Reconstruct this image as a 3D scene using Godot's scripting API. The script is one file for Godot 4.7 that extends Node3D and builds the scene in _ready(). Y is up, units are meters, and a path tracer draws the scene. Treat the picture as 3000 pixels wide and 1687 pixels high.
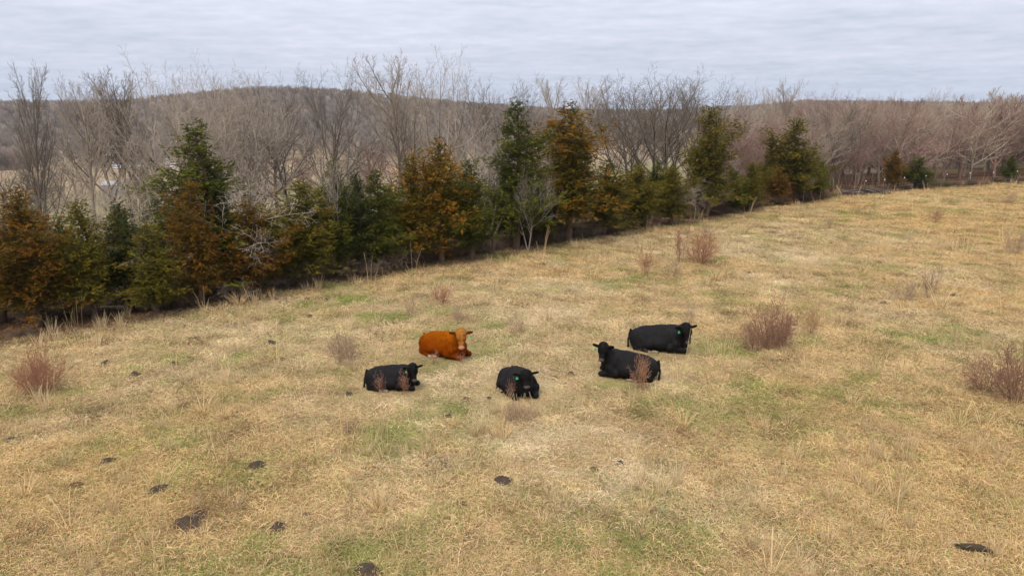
extends Node3D
# A hillside pasture in late winter seen from a few metres up: five cattle lying in dry grass, a cedar tree line, a wooded valley beyond.

const EDGE_T := [-60.0, 0.0, 10.7, 14.2, 24.4, 39.5, 52.2, 68.4, 81.8, 91.3, 116.7, 190.0]
const EDGE_S := [-5.0, 0.2, 1.5, 2.4, 3.4, 4.7, 6.3, 7.5, 6.2, 4.1, -1.9, -14.0]
const VALLEY_S := [0.0, 8.0, 25.0, 60.0, 100.0, 200.0, 300.0, 420.0, 520.0]
const VALLEY_H := [0.0, -0.5, -2.3, -6.0, -10.0, -20.0, -26.0, -29.0, -27.0]
const RIDGE_S := [0.0, 10.0, 40.0, 80.0, 130.0, 200.0, 300.0, 450.0, 700.0, 1200.0]
const RIDGE_H := [0.0, -0.5, -2.5, -3.5, -2.0, 0.5, 4.0, 7.0, 11.0, 8.0]
const HILL_Q := [-0.9, -0.71, -0.55, -0.48, -0.41, -0.35, -0.31, -0.24, -0.19, -0.1, -0.02, 0.03, 0.12, 0.23, 0.31, 0.5]
const HILL_H := [7.0, 7.0, 8.0, 14.0, 21.0, 26.0, 26.5, 24.0, 20.0, 13.0, 7.0, 3.0, -1.0, -3.0, 2.0, 6.0]

var names := {}
var rng := RandomNumberGenerator.new()
var n_broad := FastNoiseLite.new()
var n_mid := FastNoiseLite.new()
var n_fine := FastNoiseLite.new()
var mats := {}
var grain: ImageTexture
var patches := []
var beds := []  # where the cattle lie


# ------------------------------------------------------------------ a mesh being built
class Mould:
	var v := PackedVector3Array()
	var n := PackedVector3Array()
	var c := PackedColorArray()
	var ix := PackedInt32Array()

	func tri(a: Vector3, b: Vector3, d: Vector3, col: Color, tip: Color) -> void:  # b is the tip
		var at := v.size()
		var nn := (d - a).cross(b - a).normalized()
		v.push_back(a); v.push_back(b); v.push_back(d)
		n.push_back(nn); n.push_back(nn); n.push_back(nn)
		c.push_back(col); c.push_back(tip); c.push_back(col)
		ix.push_back(at); ix.push_back(at + 1); ix.push_back(at + 2)

	func quad(a: Vector3, b: Vector3, d: Vector3, e: Vector3, col: Color) -> void:
		var at := v.size()
		var nn := (d - a).cross(b - a).normalized()
		for p in [a, b, d, e]:
			v.push_back(p); n.push_back(nn); c.push_back(col)
		for k in [0, 1, 2, 0, 2, 3]:
			ix.push_back(at + k)

	func box(lo: Vector3, hi: Vector3, col: Color, taper := 1.0) -> void:
		var m := (lo + hi) / 2.0
		var p := []
		for y in [lo.y, hi.y]:
			var k := 1.0 if y == lo.y else taper
			for q in [[lo.x, lo.z], [hi.x, lo.z], [hi.x, hi.z], [lo.x, hi.z]]:
				p.append(Vector3(m.x + (q[0] - m.x) * k, y, m.z + (q[1] - m.z) * k))
		for f in [[0, 1, 2, 3], [7, 6, 5, 4], [0, 4, 5, 1], [1, 5, 6, 2], [2, 6, 7, 3], [3, 7, 4, 0]]:
			quad(p[f[3]], p[f[2]], p[f[1]], p[f[0]], col)

	func tube(path: PackedVector3Array, rad: PackedFloat32Array, sides: int, col: Color, tip: Color) -> void:
		var first := v.size()
		var count := path.size()
		var side := Vector3.ZERO
		for i in count:
			var d := path[mini(i + 1, count - 1)] - path[maxi(i - 1, 0)]
			d = d.normalized() if d.length_squared() > 1e-12 else Vector3.UP
			if i == 0:
				side = d.cross(Vector3(0.31, 0.17, 0.93))
				if side.length_squared() < 0.01:
					side = d.cross(Vector3.RIGHT)
			side = (side - d * side.dot(d)).normalized()
			var over := d.cross(side)
			var cc := col.lerp(tip, float(i) / maxf(count - 1, 1))
			for k in sides:
				var a := TAU * k / sides
				var o := side * cos(a) + over * sin(a)
				v.push_back(path[i] + o * rad[i]); n.push_back(o); c.push_back(cc)
		for i in count - 1:
			for k in sides:
				var a := first + i * sides + k
				var b := first + i * sides + (k + 1) % sides
				ix.push_back(a); ix.push_back(a + sides); ix.push_back(b)
				ix.push_back(b); ix.push_back(a + sides); ix.push_back(b + sides)

	func lathe(profile: Array, at: Vector3, axis: Vector3, sides: int, col: Color) -> void:  # [[along, radius], ...]
		var path := PackedVector3Array()
		var rad := PackedFloat32Array()
		for p in profile:
			path.push_back(at + axis * p[0]); rad.push_back(p[1])
		tube(path, rad, sides, col, col)

	func done() -> ArrayMesh:
		var a := []
		a.resize(Mesh.ARRAY_MAX)
		a[Mesh.ARRAY_VERTEX] = v
		a[Mesh.ARRAY_NORMAL] = n
		a[Mesh.ARRAY_COLOR] = c
		a[Mesh.ARRAY_INDEX] = ix
		var m := ArrayMesh.new()
		m.add_surface_from_arrays(Mesh.PRIMITIVE_TRIANGLES, a)
		return m


# ------------------------------------------------------------------ naming
func numbered(called: String) -> String:
	var k: int = names.get(called, 0)
	names[called] = k + 1
	return called if k == 0 else "%s_%03d" % [called, k]

func tag(o: Node, label: String, category := "", group := "", kind := "") -> void:
	if label: o.set_meta("label", label)
	if category: o.set_meta("category", category)
	if group: o.set_meta("group", group)
	if kind: o.set_meta("kind", kind)

func thing(called: String, label: String, category: String, at := Vector3.ZERO, turn := 0.0, group := "") -> Node3D:
	var o := Node3D.new()
	o.name = numbered(called)
	add_child(o)
	o.position = at
	o.rotation.y = turn
	tag(o, label, category, group)
	return o

func part(called: String, mesh: Mesh, m: Material, parent: Node = null, kind := "") -> MeshInstance3D:
	var o := MeshInstance3D.new()
	o.mesh = mesh
	o.material_override = m
	if parent:
		o.name = called
		parent.add_child(o, true)
	else:
		o.name = numbered(called)
		add_child(o)
	if kind: o.set_meta("kind", kind)
	return o

func scatter(called: String, mesh: Mesh, m: Material, where: Array, tints: PackedColorArray, label: String, category: String) -> void:
	var mm := MultiMesh.new()
	mm.transform_format = MultiMesh.TRANSFORM_3D
	mm.use_colors = true
	mm.mesh = mesh
	mm.instance_count = where.size()
	for i in where.size():
		mm.set_instance_transform(i, where[i])
		mm.set_instance_color(i, tints[i])
	var o := MultiMeshInstance3D.new()
	o.multimesh = mm
	o.material_override = m
	o.name = numbered(called)
	add_child(o)
	tag(o, label, category, "", "stuff")

func mat(key: String, tint := Color.WHITE, rough := 0.9, spec := 0.3, grained := 0.0) -> StandardMaterial3D:  # tint is linear
	if mats.has(key):
		return mats[key]
	var m := StandardMaterial3D.new()
	m.resource_name = key
	m.albedo_color = tint.linear_to_srgb()
	m.vertex_color_use_as_albedo = true
	m.roughness = rough
	m.metallic_specular = spec
	if grained > 0.0:
		m.albedo_texture = grain
		m.uv1_triplanar = true
		m.uv1_scale = Vector3.ONE * grained
	mats[key] = m
	return m


# ------------------------------------------------------------------ the lie of the land
func along(x: float, xs: Array, ys: Array) -> float:
	if x <= xs[0]:
		return ys[0]
	for i in range(1, xs.size()):
		if x <= xs[i]:
			return lerpf(ys[i - 1], ys[i], (x - xs[i - 1]) / (xs[i] - xs[i - 1]))
	return ys[-1]

func beyond(x: float, z: float) -> float:  # metres past the edge of the pasture
	var rx := x + 19.0
	var rz := z + 24.4
	return -rx * 0.5774 - rz * 0.8165 - along(rx * 0.8165 - rz * 0.5774, EDGE_T, EDGE_S)

func from_edge(t: float, s: float) -> Vector2:  # the point t metres along the tree line, s metres past the edge
	var k := s + along(t, EDGE_T, EDGE_S)
	return Vector2(-19.0 + t * 0.8165 - k * 0.5774, -24.4 - t * 0.5774 - k * 0.8165)

func ridge_share(x: float, z: float) -> float:
	return smoothstep(0.16, 0.42, x / maxf(-z, 25.0))

func height(x: float, z: float) -> float:
	var s := beyond(x, z)
	if s <= 0.0:
		return n_mid.get_noise_2d(x, z) * 0.07 * clampf(-s, 0.0, 1.0)
	var valley := along(s, VALLEY_S, VALLEY_H)
	if s > 520.0:
		var top := along(x / maxf(-z, 25.0), HILL_Q, HILL_H)
		valley = lerpf(-27.0, top, smoothstep(520.0, 900.0, s))
		valley = lerpf(valley, -8.0, smoothstep(950.0, 1500.0, s))
		valley = lerpf(valley, 5.0, smoothstep(1700.0, 2500.0, s))
	var h := lerpf(valley, along(s, RIDGE_S, RIDGE_H), ridge_share(x, z))
	return h + n_broad.get_noise_2d(x, z) * clampf(s * 0.02, 0.0, 1.5)

func on(p: Vector2, lift := 0.0) -> Vector3:
	return Vector3(p.x, height(p.x, p.y) + lift, p.y)

const STRAW := Color(0.55, 0.40, 0.215)
const PALE := Color(0.66, 0.51, 0.32)
const GOLD := Color(0.57, 0.38, 0.175)
const GREEN := Color(0.255, 0.27, 0.075)
const BROWN := Color(0.20, 0.125, 0.06)
const LITTER := Color(0.150, 0.090, 0.052)

func mixed(c: Color, target: Color, share: float, picky: bool) -> Color:  # blade by blade it is one plant or the other; seen as ground it is their mean
	if picky:
		return c.lerp(target, 0.9) if rng.randf() < share else c
	return c.lerp(target, share)

func turf(x: float, z: float, picky := false) -> Color:
	var s := beyond(x, z)
	var a := n_broad.get_noise_2d(x * 2.2, z * 2.2)
	var b := n_mid.get_noise_2d(x * 1.4 + 71.0, z * 1.4)
	var f := n_fine.get_noise_2d(x, z)
	var c := STRAW.lerp(PALE, clampf(0.3 + b * 0.8 + f * 0.3, 0.0, 1.0))
	c = c.lerp(GOLD, clampf(0.25 + a * 0.9 + smoothstep(5.0, 40.0, x) * 0.5, 0.0, 0.85))
	c = mixed(c, GREEN, clampf(n_mid.get_noise_2d(x * 1.1 - 40.0, z * 1.1 + 90.0) * 1.3 + f * 0.9 - 0.2, 0.0, 0.6) + 0.08, picky)
	c = mixed(c, BROWN, clampf(n_mid.get_noise_2d(x * 2.6 + 300.0, z * 2.6) * 1.4 + f * 1.0 - 0.6, 0.0, 0.7) + 0.09, picky)
	for p in patches:
		var d := Vector2((x - p[0]) / p[2], (z - p[1]) / p[3]).length_squared()
		if d < 2.2:
			c = mixed(c, p[4], clampf((1.0 - d + f * 1.6 + b * 0.9) * p[5], 0.0, 0.8), picky)
	if s > -3.0:
		var soil := clampf((s + 0.9 + f * 1.2 + b * 1.5) * 0.75, 0.0, 1.0)
		c = c.lerp(LITTER, soil)
	if s > 18.0:
		var field := Color(0.245, 0.24, 0.115).lerp(Color(0.31, 0.25, 0.15), clampf(0.5 + a, 0.0, 1.0))
		field = field.lerp(Color(0.35, 0.265, 0.165), smoothstep(260.0, 380.0, s))
		var share := smoothstep(18.0, 45.0, s)
		var wood := Color(0.20, 0.16, 0.125)
		field = field.lerp(wood, smoothstep(600.0, 640.0, s))
		field = field.lerp(wood, ridge_share(x, z) * 0.8)
		c = c.lerp(field, share)
	return c


# ------------------------------------------------------------------ woody growth
func grow(trunk: Mould, crown: Mould, at: Vector3, dir: Vector3, length: float, rad: float, level: int, s: Dictionary) -> void:
	var last: bool = level >= s.levels
	var steps: int = maxi(2, int(s.steps[level]))
	var path := PackedVector3Array([at])
	var rads := PackedFloat32Array([rad])
	var dirs := [dir]
	var d := dir
	var p := at
	var thin: float = rad * (0.35 if level == 0 else 0.3)
	if last: thin = s.twig * 0.5
	for i in steps:
		d = (d + Vector3(rng.randfn(), rng.randfn(), rng.randfn()) * float(s.gnarl[level]) + Vector3.UP * float(s.up[level]) / steps).normalized()
		p += d * length / steps
		path.push_back(p)
		rads.push_back(maxf(lerpf(rad, thin, float(i + 1) / steps), s.twig * 0.5))
		dirs.append(d)
	var m := trunk if level < 2 else crown
	m.tube(path, rads, 7 if level == 0 else 5 if level == 1 else 3, s.bark.lerp(s.tip, minf(level / 4.0, 1.0)), s.bark.lerp(s.tip, minf((level + 1) / 4.0, 1.0)))
	if last:
		return
	var count := int(s.n[level])
	var turn := rng.randf() * TAU
	for k in count:
		var f := lerpf(s.from[level], 1.0, (k + rng.randf() * 0.8) / count)
		var x := f * steps
		var i := mini(int(x), steps - 1)
		var q := path[i].lerp(path[i + 1], x - i)
		turn += 2.4 + rng.randf_range(-0.5, 0.5)
		var dd: Vector3 = dirs[i + 1]
		var off := dd.cross(Vector3(0.2, 0.1, 1.0) if absf(dd.z) < 0.9 else Vector3.RIGHT).normalized().rotated(dd, turn)
		var ang: float = deg_to_rad(s.angle[level]) * rng.randf_range(0.7, 1.3)
		var kid := (dd * cos(ang) + off * sin(ang)).normalized()
		var kl: float = length * s.ratio[level] * rng.randf_range(0.65, 1.2) * (1.15 - 0.55 * f)
		grow(trunk, crown, q, kid, kl, maxf(lerpf(rad, thin, f) * 0.7, s.twig), level + 1, s)

func bare_style(kind: int) -> Dictionary:
	var s := {"levels": 4, "steps": [8, 6, 5, 3, 2], "gnarl": [0.035, 0.045, 0.06, 0.08, 0.08], "up": [0.3, 0.8, 0.6, 0.3, 0.1], "n": [10, 8, 6, 3], "from": [0.42, 0.2, 0.2, 0.2],
		"angle": [44.0, 35.0, 34.0, 34.0], "ratio": [0.7, 0.55, 0.5, 0.5], "twig": 0.0075, "bark": Color(0.8, 0.8, 0.8), "tip": Color(1.0, 1.0, 1.0)}
	match kind:
		5:  # branched from low down
			s.from = [0.16, 0.2, 0.2, 0.2]; s.n = [15, 9, 7, 3]; s.up = [0.2, 0.4, 0.3, 0.1, 0.0]; s.angle = [55.0, 40.0, 38.0, 36.0]
		1:  # broad and open
			s.from = [0.32, 0.25, 0.2, 0.15]; s.ratio = [0.8, 0.5, 0.45, 0.45]; s.angle = [55.0, 45.0, 48.0, 45.0]; s.up = [0.2, 0.9, 0.6, 0.3, 0.0]
		2:  # upright, narrow
			s.angle = [32.0, 35.0, 40.0, 42.0]; s.ratio = [0.5, 0.45, 0.45, 0.5]; s.up = [0.3, 0.6, 0.4, 0.2, 0.1]; s.n = [15, 8, 6, 3]
		3:  # crooked
			s.gnarl = [0.08, 0.11, 0.13, 0.14, 0.12]; s.angle = [60.0, 50.0, 50.0, 50.0]; s.up = [0.3, 0.2, 0.05, 0.0, 0.0]
	return s

func bare_pair(kind: int, tall: float, girth: float) -> Array:  # [trunk mesh, crown mesh], the tips reach about `tall`
	var s := bare_style(kind)
	var t := Mould.new()
	var c := Mould.new()
	if kind == 1:
		for k in 3:
			var a := TAU * k / 3.0 + rng.randf()
			grow(t, c, Vector3(cos(a) * 0.05, -0.1, sin(a) * 0.05), Vector3(cos(a) * 0.3, 1.0, sin(a) * 0.3).normalized(), tall * 0.8, girth * 0.7, 0, s)
	else:
		grow(t, c, Vector3(0, -0.2, 0), Vector3(rng.randfn() * 0.06, 1, rng.randfn() * 0.06).normalized(), tall * 0.88, girth, 0, s)
	return [fit(t, c, tall), c.done(), t.done()]

func fit(t: Mould, c: Mould, tall: float) -> float:
	var top := 0.01
	for p in c.v:
		top = maxf(top, p.y)
	return top

func far_tree(kind: int) -> Mesh:  # one mesh, ten metres tall, twigs thick enough for its distance
	var s := bare_style(kind)
	s.levels = 3
	s.n = [15, 9, 8, 1]
	s.from = [0.15, 0.2, 0.2, 0.2]
	s.twig = 0.028
	s.ratio = [0.55, 0.5, 0.6, 0.5]
	var t := Mould.new()
	grow(t, t, Vector3(0, -0.5, 0), Vector3.UP, 8.6, 0.2, 0, s)
	return t.done()

func bush_mesh(stems: int, tall: float, spread: float, droop: float, twig := 0.006) -> Mesh:
	var m := Mould.new()
	var s := {"levels": 3, "steps": [6, 4, 3, 2], "gnarl": [0.1, 0.14, 0.16, 0.16], "up": [0.15 - droop, 0.1, 0.1, 0.0], "n": [7, 5, 3], "from": [0.2, 0.15, 0.15], "angle": [42.0, 42.0, 45.0],
		"ratio": [0.5, 0.5, 0.55], "twig": twig, "bark": Color(0.72, 0.72, 0.72), "tip": Color(1.0, 1.0, 1.0)}
	for k in stems:
		var a := rng.randf() * TAU
		var o := sqrt(rng.randf()) * 0.18 * tall
		var lean := rng.randf_range(0.05, 1.0) * spread
		s.levels = 2 if k % 2 else 3
		grow(m, m, Vector3(cos(a) * o, -0.03, sin(a) * o), Vector3(cos(a) * lean, 1.0, sin(a) * lean).normalized(), tall * rng.randf_range(0.55, 1.05), twig * rng.randf_range(1.4, 2.4), 0, s)
	return m.done()


# ------------------------------------------------------------------ red cedar, six metres tall, crown three metres across
func plume(m: Mould, at: Vector3, dir: Vector3, length: float, col: Color, tip: Color) -> void:
	var side := dir.cross(Vector3(rng.randfn(), rng.randfn(), rng.randfn())).normalized()
	for j in 8:
		var f := j / 8.0
		var q := at + dir * length * f * 0.75
		for k in [-1.0, 1.0]:
			var d: Vector3 = (dir * 0.75 + side * k * rng.randf_range(0.3, 0.75) + Vector3(rng.randfn(), rng.randfn(), rng.randfn()) * 0.14).normalized()
			var w := d.cross(Vector3(rng.randfn(), rng.randfn(), rng.randfn())).normalized() * 0.009
			m.tri(q - w, q + d * length * (0.42 - 0.16 * f), q + w, col, tip)
		side = side.rotated(dir, 0.9)

func cedar_pair(rust: float, hue: Color, tipc: Color, low: float, seed_at: float) -> Array:
	var t := Mould.new()
	var m := Mould.new()
	var bark := Color(0.13, 0.085, 0.06)
	var bend := Vector2(rng.randfn(), rng.randfn()) * 0.12
	var path := PackedVector3Array()
	var rads := PackedFloat32Array()
	for i in 9:
		var f := i / 8.0
		path.push_back(Vector3(bend.x * sin(f * 3.0), f * 5.7 - 0.15, bend.y * sin(f * 2.4)))
		rads.push_back(lerpf(0.12, 0.012, f))
	t.tube(path, rads, 7, bark, bark * 0.8)
	for k in 12:  # dead lower branches
		var a := rng.randf() * TAU
		var y := rng.randf_range(0.3, low * 6.0 + 0.5)
		var e := Vector3(cos(a), rng.randf_range(-0.1, 0.5), sin(a)) * rng.randf_range(0.4, 1.0)
		var b := Vector3(0, y, 0)
		t.tube(PackedVector3Array([b, b + e * 0.5 + Vector3(0, 0.05, 0), b + e + Vector3(0, -0.05, 0)]), PackedFloat32Array([0.022, 0.014, 0.005]), 4, bark * 1.2, bark * 1.6)
	var leaders := [[0.0, 0.0, 1.0, 1.0]]
	for k in 5:
		leaders.append([rng.randfn() * 0.65, rng.randfn() * 0.65, rng.randf_range(0.45, 0.93), rng.randf_range(0.4, 0.75)])
	for w in leaders.size():
		var lead: Array = leaders[w]
		var top: float = 5.95 * lead[2]
		var count := 230 if w == 0 else 60
		for i in count:
			var f := pow((i + rng.randf()) / count, 0.92)
			var y := lerpf(low * 6.0 if w == 0 else top * 0.5, top, f)
			var shape := pow(1.0 - f, 0.6) * (0.72 + 0.28 * smoothstep(0.0, 0.25, f + 0.02)) * (0.9 + 0.12 * sin(y * 3.1 + w + seed_at))
			var a := rng.randf() * TAU
			var lump := n_fine.get_noise_3d(cos(a) * 2.0 + seed_at * 9.0, y * 1.2, sin(a) * 2.0)
			var reach: float = maxf(0.14, 1.5 * shape * lead[3] * (0.88 + lump * 1.25) * rng.randf_range(0.55, 1.12))
			var out := Vector3(cos(a), 0, sin(a))
			var from := Vector3(lead[0] * f, y - reach * 0.35, lead[1] * f)
			var to := from + out * reach + Vector3(0, reach * rng.randf_range(-0.2, 0.75), 0)
			var n := maxi(3, int(reach / 0.044))
			var warm := clampf(rust * 1.1 + lump * 1.3 + (f - 0.5) * 1.3 * rust + rng.randf_range(-0.2, 0.2), 0.0, 1.0) if rust > 0.02 else 0.0
			if reach > 0.3:
				t.tube(PackedVector3Array([from, from.lerp(to, 0.5) - Vector3(0, 0.04, 0), to]), PackedFloat32Array([0.018, 0.012, 0.004]), 3, bark, bark)
			for k in n:
				var g := lerpf(0.22, 1.0, (k + rng.randf()) / n)
				var q := from.lerp(to, g) - Vector3(0, sin(g * PI) * 0.05, 0) + Vector3(rng.randfn(), rng.randfn(), rng.randfn()) * 0.10
				var d := (out * 0.55 + Vector3(rng.randfn(), rng.randfn() * 1.1 + 0.3, rng.randfn()) * 0.65).normalized()
				var v := rng.randf_range(0.75, 1.25)
				var hot := clampf(warm + rng.randf_range(-0.35, 0.35) * (1.0 if rust > 0.02 else 0.0), 0.0, 1.0)
				var base := hue.lerp(tipc, hot * smoothstep(0.3, 0.95, g) * 0.75) * v
				plume(m, q, d, rng.randf_range(0.13, 0.28), base, base.lerp(tipc * v, clampf(hot + 0.12, 0.0, 0.9) * g))
	return [t.done(), m.done()]


# ------------------------------------------------------------------ cattle
func blend(field: PackedFloat32Array, lo: Vector3, cell: float, nx: int, ny: int, nz: int, b: Array) -> void:
	# b: [from, to, radius there, radius here, softness] or ["egg", centre, axes, radii, softness]
	var egg: bool = b[0] is String
	var soft: float = b[4]
	var reach := Vector3.ONE
	var p0: Vector3
	var p1: Vector3
	if egg:
		var big: float = maxf(b[3].x, maxf(b[3].y, b[3].z))
		p0 = b[1]; p1 = b[1]
		reach *= big + soft + cell * 2.0
	else:
		p0 = b[0]; p1 = b[1]
		reach *= maxf(b[2], b[3]) + soft + cell * 2.0
	var l := ((Vector3(minf(p0.x, p1.x), minf(p0.y, p1.y), minf(p0.z, p1.z)) - reach - lo) / cell).floor()
	var h := ((Vector3(maxf(p0.x, p1.x), maxf(p0.y, p1.y), maxf(p0.z, p1.z)) + reach - lo) / cell).ceil()
	var ab := p1 - p0
	var len2 := maxf(ab.length_squared(), 1e-9)
	var inv: Basis
	var rr: Vector3
	if egg:
		inv = (b[2] as Basis).inverse()
		rr = b[3]
	for k in range(maxi(0, int(l.z)), mini(nz, int(h.z) + 1)):
		for j in range(maxi(0, int(l.y)), mini(ny, int(h.y) + 1)):
			var at := (k * ny + j) * nx
			for i in range(maxi(0, int(l.x)), mini(nx, int(h.x) + 1)):
				var p := lo + Vector3(i, j, k) * cell
				var d: float
				if egg:
					var q := (inv * (p - p0)) / rr
					var k0 := q.length()
					d = k0 * (k0 - 1.0) / maxf((q / rr).length(), 1e-6)
				else:
					var u := clampf((p - p0).dot(ab) / len2, 0.0, 1.0)
					d = p.distance_to(p0 + ab * u) - lerpf(b[2], b[3], u)
				var was := field[at + i]
				var e := maxf(soft - absf(was - d), 0.0) / soft
				field[at + i] = minf(was, d) - e * e * soft * 0.25

func skin(m: Mould, bones: Array, lo: Vector3, hi: Vector3, cell: float, paint: Callable, keep: Callable) -> void:
	var nx := int((hi.x - lo.x) / cell) + 1
	var ny := int((hi.y - lo.y) / cell) + 1
	var nz := int((hi.z - lo.z) / cell) + 1
	var field := PackedFloat32Array()
	field.resize(nx * ny * nz)
	field.fill(10.0)
	for b in bones:
		blend(field, lo, cell, nx, ny, nz, b)
	var at := {}
	var sx := nx * ny
	var corner := [0, 1, nx, nx + 1, sx, sx + 1, sx + nx, sx + nx + 1]
	for k in nz - 1:
		for j in ny - 1:
			var row := k * sx + j * nx
			for i in nx - 1:
				var q := row + i
				var first := field[q] < 0.0
				if absf(field[q]) > cell * 2.2:
					continue
				var mixed := false
				for o in corner:
					if (field[q + o] < 0.0) != first:
						mixed = true
						break
				if not mixed:
					continue
				var sum := Vector3.ZERO
				var hits := 0
				for e in [[0, 1], [2, 3], [4, 5], [6, 7], [0, 2], [1, 3], [4, 6], [5, 7], [0, 4], [1, 5], [2, 6], [3, 7]]:
					var fa := field[q + corner[e[0]]]
					var fb := field[q + corner[e[1]]]
					if (fa < 0.0) != (fb < 0.0):
						var u := fa / (fa - fb)
						var pa := Vector3(e[0] & 1, (e[0] >> 1) & 1, e[0] >> 2)
						var pb := Vector3(e[1] & 1, (e[1] >> 1) & 1, e[1] >> 2)
						sum += pa.lerp(pb, u)
						hits += 1
				var p := lo + (Vector3(i, j, k) + sum / hits) * cell
				var g := Vector3(field[q + 1] - field[q] + field[q + nx + sx + 1] - field[q + nx + sx], field[q + nx] - field[q] + field[q + 1 + nx + sx] - field[q + 1 + sx], field[q + sx] - field[q] + field[q + 1 + nx + sx] - field[q + 1 + nx])
				at[q] = m.v.size()
				m.v.push_back(p)
				m.n.push_back(g.normalized())
				m.c.push_back((paint as Callable).call(p))
	for q in at:
		var f := field[q]
		for e in [[1, nx, sx], [nx, sx, 1], [sx, 1, nx]]:
			var g := field[q + e[0]]
			if (f < 0.0) == (g < 0.0):
				continue
			var a: int = at.get(q, -1)
			var b: int = at.get(q - e[1], -1)
			var c: int = at.get(q - e[1] - e[2], -1)
			var d: int = at.get(q - e[2], -1)
			if a < 0 or b < 0 or c < 0 or d < 0 or not (keep as Callable).call(m.v[a]):
				continue
			var order := [a, c, b, a, d, c] if f < 0.0 else [a, b, c, a, c, d]
			for o in order:
				m.ix.push_back(o)

func cow(called: String, label: String, at: Vector2, heading: float, size: float, side: float, turn: float, nod: float, neck: float, red: bool, tag_side: float, hs: float) -> Node3D:
	beds.append(at)
	var root := thing(called, label, "cow", on(at, -0.015), heading, "cattle lying in the pasture")
	var coat := Color(0.150, 0.030, 0.0010) if red else Color(0.0045, 0.0042, 0.0047)
	var z := side
	var bones := []
	var add := func(a: Vector3, b: Vector3, ra: float, rb: float, soft := 0.12) -> void: bones.append([a, b, ra, rb, soft])
	# trunk
	add.call(Vector3(-0.70, 0.38, 0), Vector3(-0.34, 0.45, 0), 0.26, 0.305)
	add.call(Vector3(-0.34, 0.45, 0), Vector3(0.08, 0.43, 0), 0.305, 0.40)
	add.call(Vector3(0.08, 0.43, 0), Vector3(0.50, 0.50, 0), 0.40, 0.315)
	add.call(Vector3(0.50, 0.50, 0), Vector3(0.70, 0.46, 0), 0.315, 0.24)
	add.call(Vector3(-0.55, 0.63, 0), Vector3(0.42, 0.80, 0), 0.09, 0.10, 0.18)
	add.call(Vector3(-0.80, 0.53, 0), Vector3(-0.55, 0.63, 0), 0.09, 0.10, 0.12)
	bones.append(["egg", Vector3(0.05, 0.30, z * 0.10), Basis(), Vector3(0.52, 0.30, 0.45), 0.12])
	bones.append(["egg", Vector3(-0.57, 0.34, z * 0.28), Basis(Vector3.BACK, 0.35), Vector3(0.30, 0.27, 0.19), 0.035])
	bones.append(["egg", Vector3(0.50, 0.47, z * 0.27), Basis(Vector3.BACK, -0.5), Vector3(0.16, 0.32, 0.12), 0.035])
	bones.append(["egg", Vector3(0.50, 0.47, -z * 0.27), Basis(Vector3.BACK, -0.5), Vector3(0.16, 0.32, 0.12), 0.035])
	for k in [-1.0, 1.0]:
		add.call(Vector3(-0.50, 0.64, k * 0.18), Vector3(-0.44, 0.60, k * 0.24), 0.075, 0.065, 0.06)
		# shoulder and folded foreleg
		add.call(Vector3(0.42, 0.66, k * 0.18), Vector3(0.60, 0.36, k * 0.31), 0.14, 0.15, 0.07)
		add.call(Vector3(0.60, 0.33, k * 0.31), Vector3(0.42, 0.20, k * 0.38), 0.15, 0.12, 0.06)
		add.call(Vector3(0.44, 0.19, k * 0.36), Vector3(0.93, 0.13, k * 0.29), 0.125, 0.078, 0.08)
		add.call(Vector3(0.93, 0.115, k * 0.29), Vector3(0.66, 0.06, k * 0.20), 0.066, 0.045, 0.05)
		add.call(Vector3(0.66, 0.06, k * 0.20), Vector3(0.55, 0.05, k * 0.19), 0.05, 0.045, 0.04)
	# the upper hind leg lies out to the side, the other is under the belly
	add.call(Vector3(-0.66, 0.46, z * 0.20), Vector3(-0.30, 0.28, z * 0.38), 0.25, 0.175, 0.06)
	add.call(Vector3(-0.72, 0.34, z * 0.22), Vector3(-0.60, 0.22, z * 0.34), 0.22, 0.18, 0.12)
	add.call(Vector3(-0.28, 0.24, z * 0.42), Vector3(-0.70, 0.12, z * 0.44), 0.14, 0.085, 0.08)
	add.call(Vector3(-0.72, 0.10, z * 0.45), Vector3(-0.30, 0.06, z * 0.56), 0.068, 0.048, 0.05)
	add.call(Vector3(-0.30, 0.06, z * 0.56), Vector3(-0.18, 0.045, z * 0.58), 0.055, 0.046, 0.04)
	add.call(Vector3(-0.64, 0.40, -z * 0.20), Vector3(-0.34, 0.26, -z * 0.30), 0.24, 0.17, 0.14)
	add.call(Vector3(-0.10, 0.06, z * 0.50), Vector3(0.05, 0.05, z * 0.52), 0.055, 0.05, 0.04)
	# brisket, neck
	add.call(Vector3(0.70, 0.34, 0), Vector3(0.80, 0.24, 0), 0.22, 0.15)
	var half := turn * 0.55
	var base := Vector3(0.56, 0.64, 0)
	var poll := base + Vector3(cos(half) * 0.44, neck, sin(half) * 0.44)
	add.call(base, base.lerp(poll, 0.9), 0.25, 0.165, 0.14)
	add.call(Vector3(0.68, 0.42, 0), base.lerp(poll, 0.75) - Vector3(0, 0.10, 0), 0.20, 0.12, 0.12)
	# tail
	add.call(Vector3(-0.95, 0.62, 0), Vector3(-1.01, 0.30, z * 0.10), 0.038, 0.028, 0.05)
	add.call(Vector3(-1.01, 0.30, z * 0.10), Vector3(-0.98, 0.05, z * 0.24), 0.028, 0.04, 0.03)
	# head, in its own axes: f out along the face, u up out of the forehead, r to the right
	var f := Vector3(cos(turn) * cos(nod), -sin(nod), sin(turn) * cos(nod))
	var r := f.cross(Vector3.UP).normalized()
	var u := r.cross(f)
	var hd := func(a: float, b: float, c: float) -> Vector3: return poll + (f * a + u * b + r * c * 1.18) * hs
	var skull := []
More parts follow.
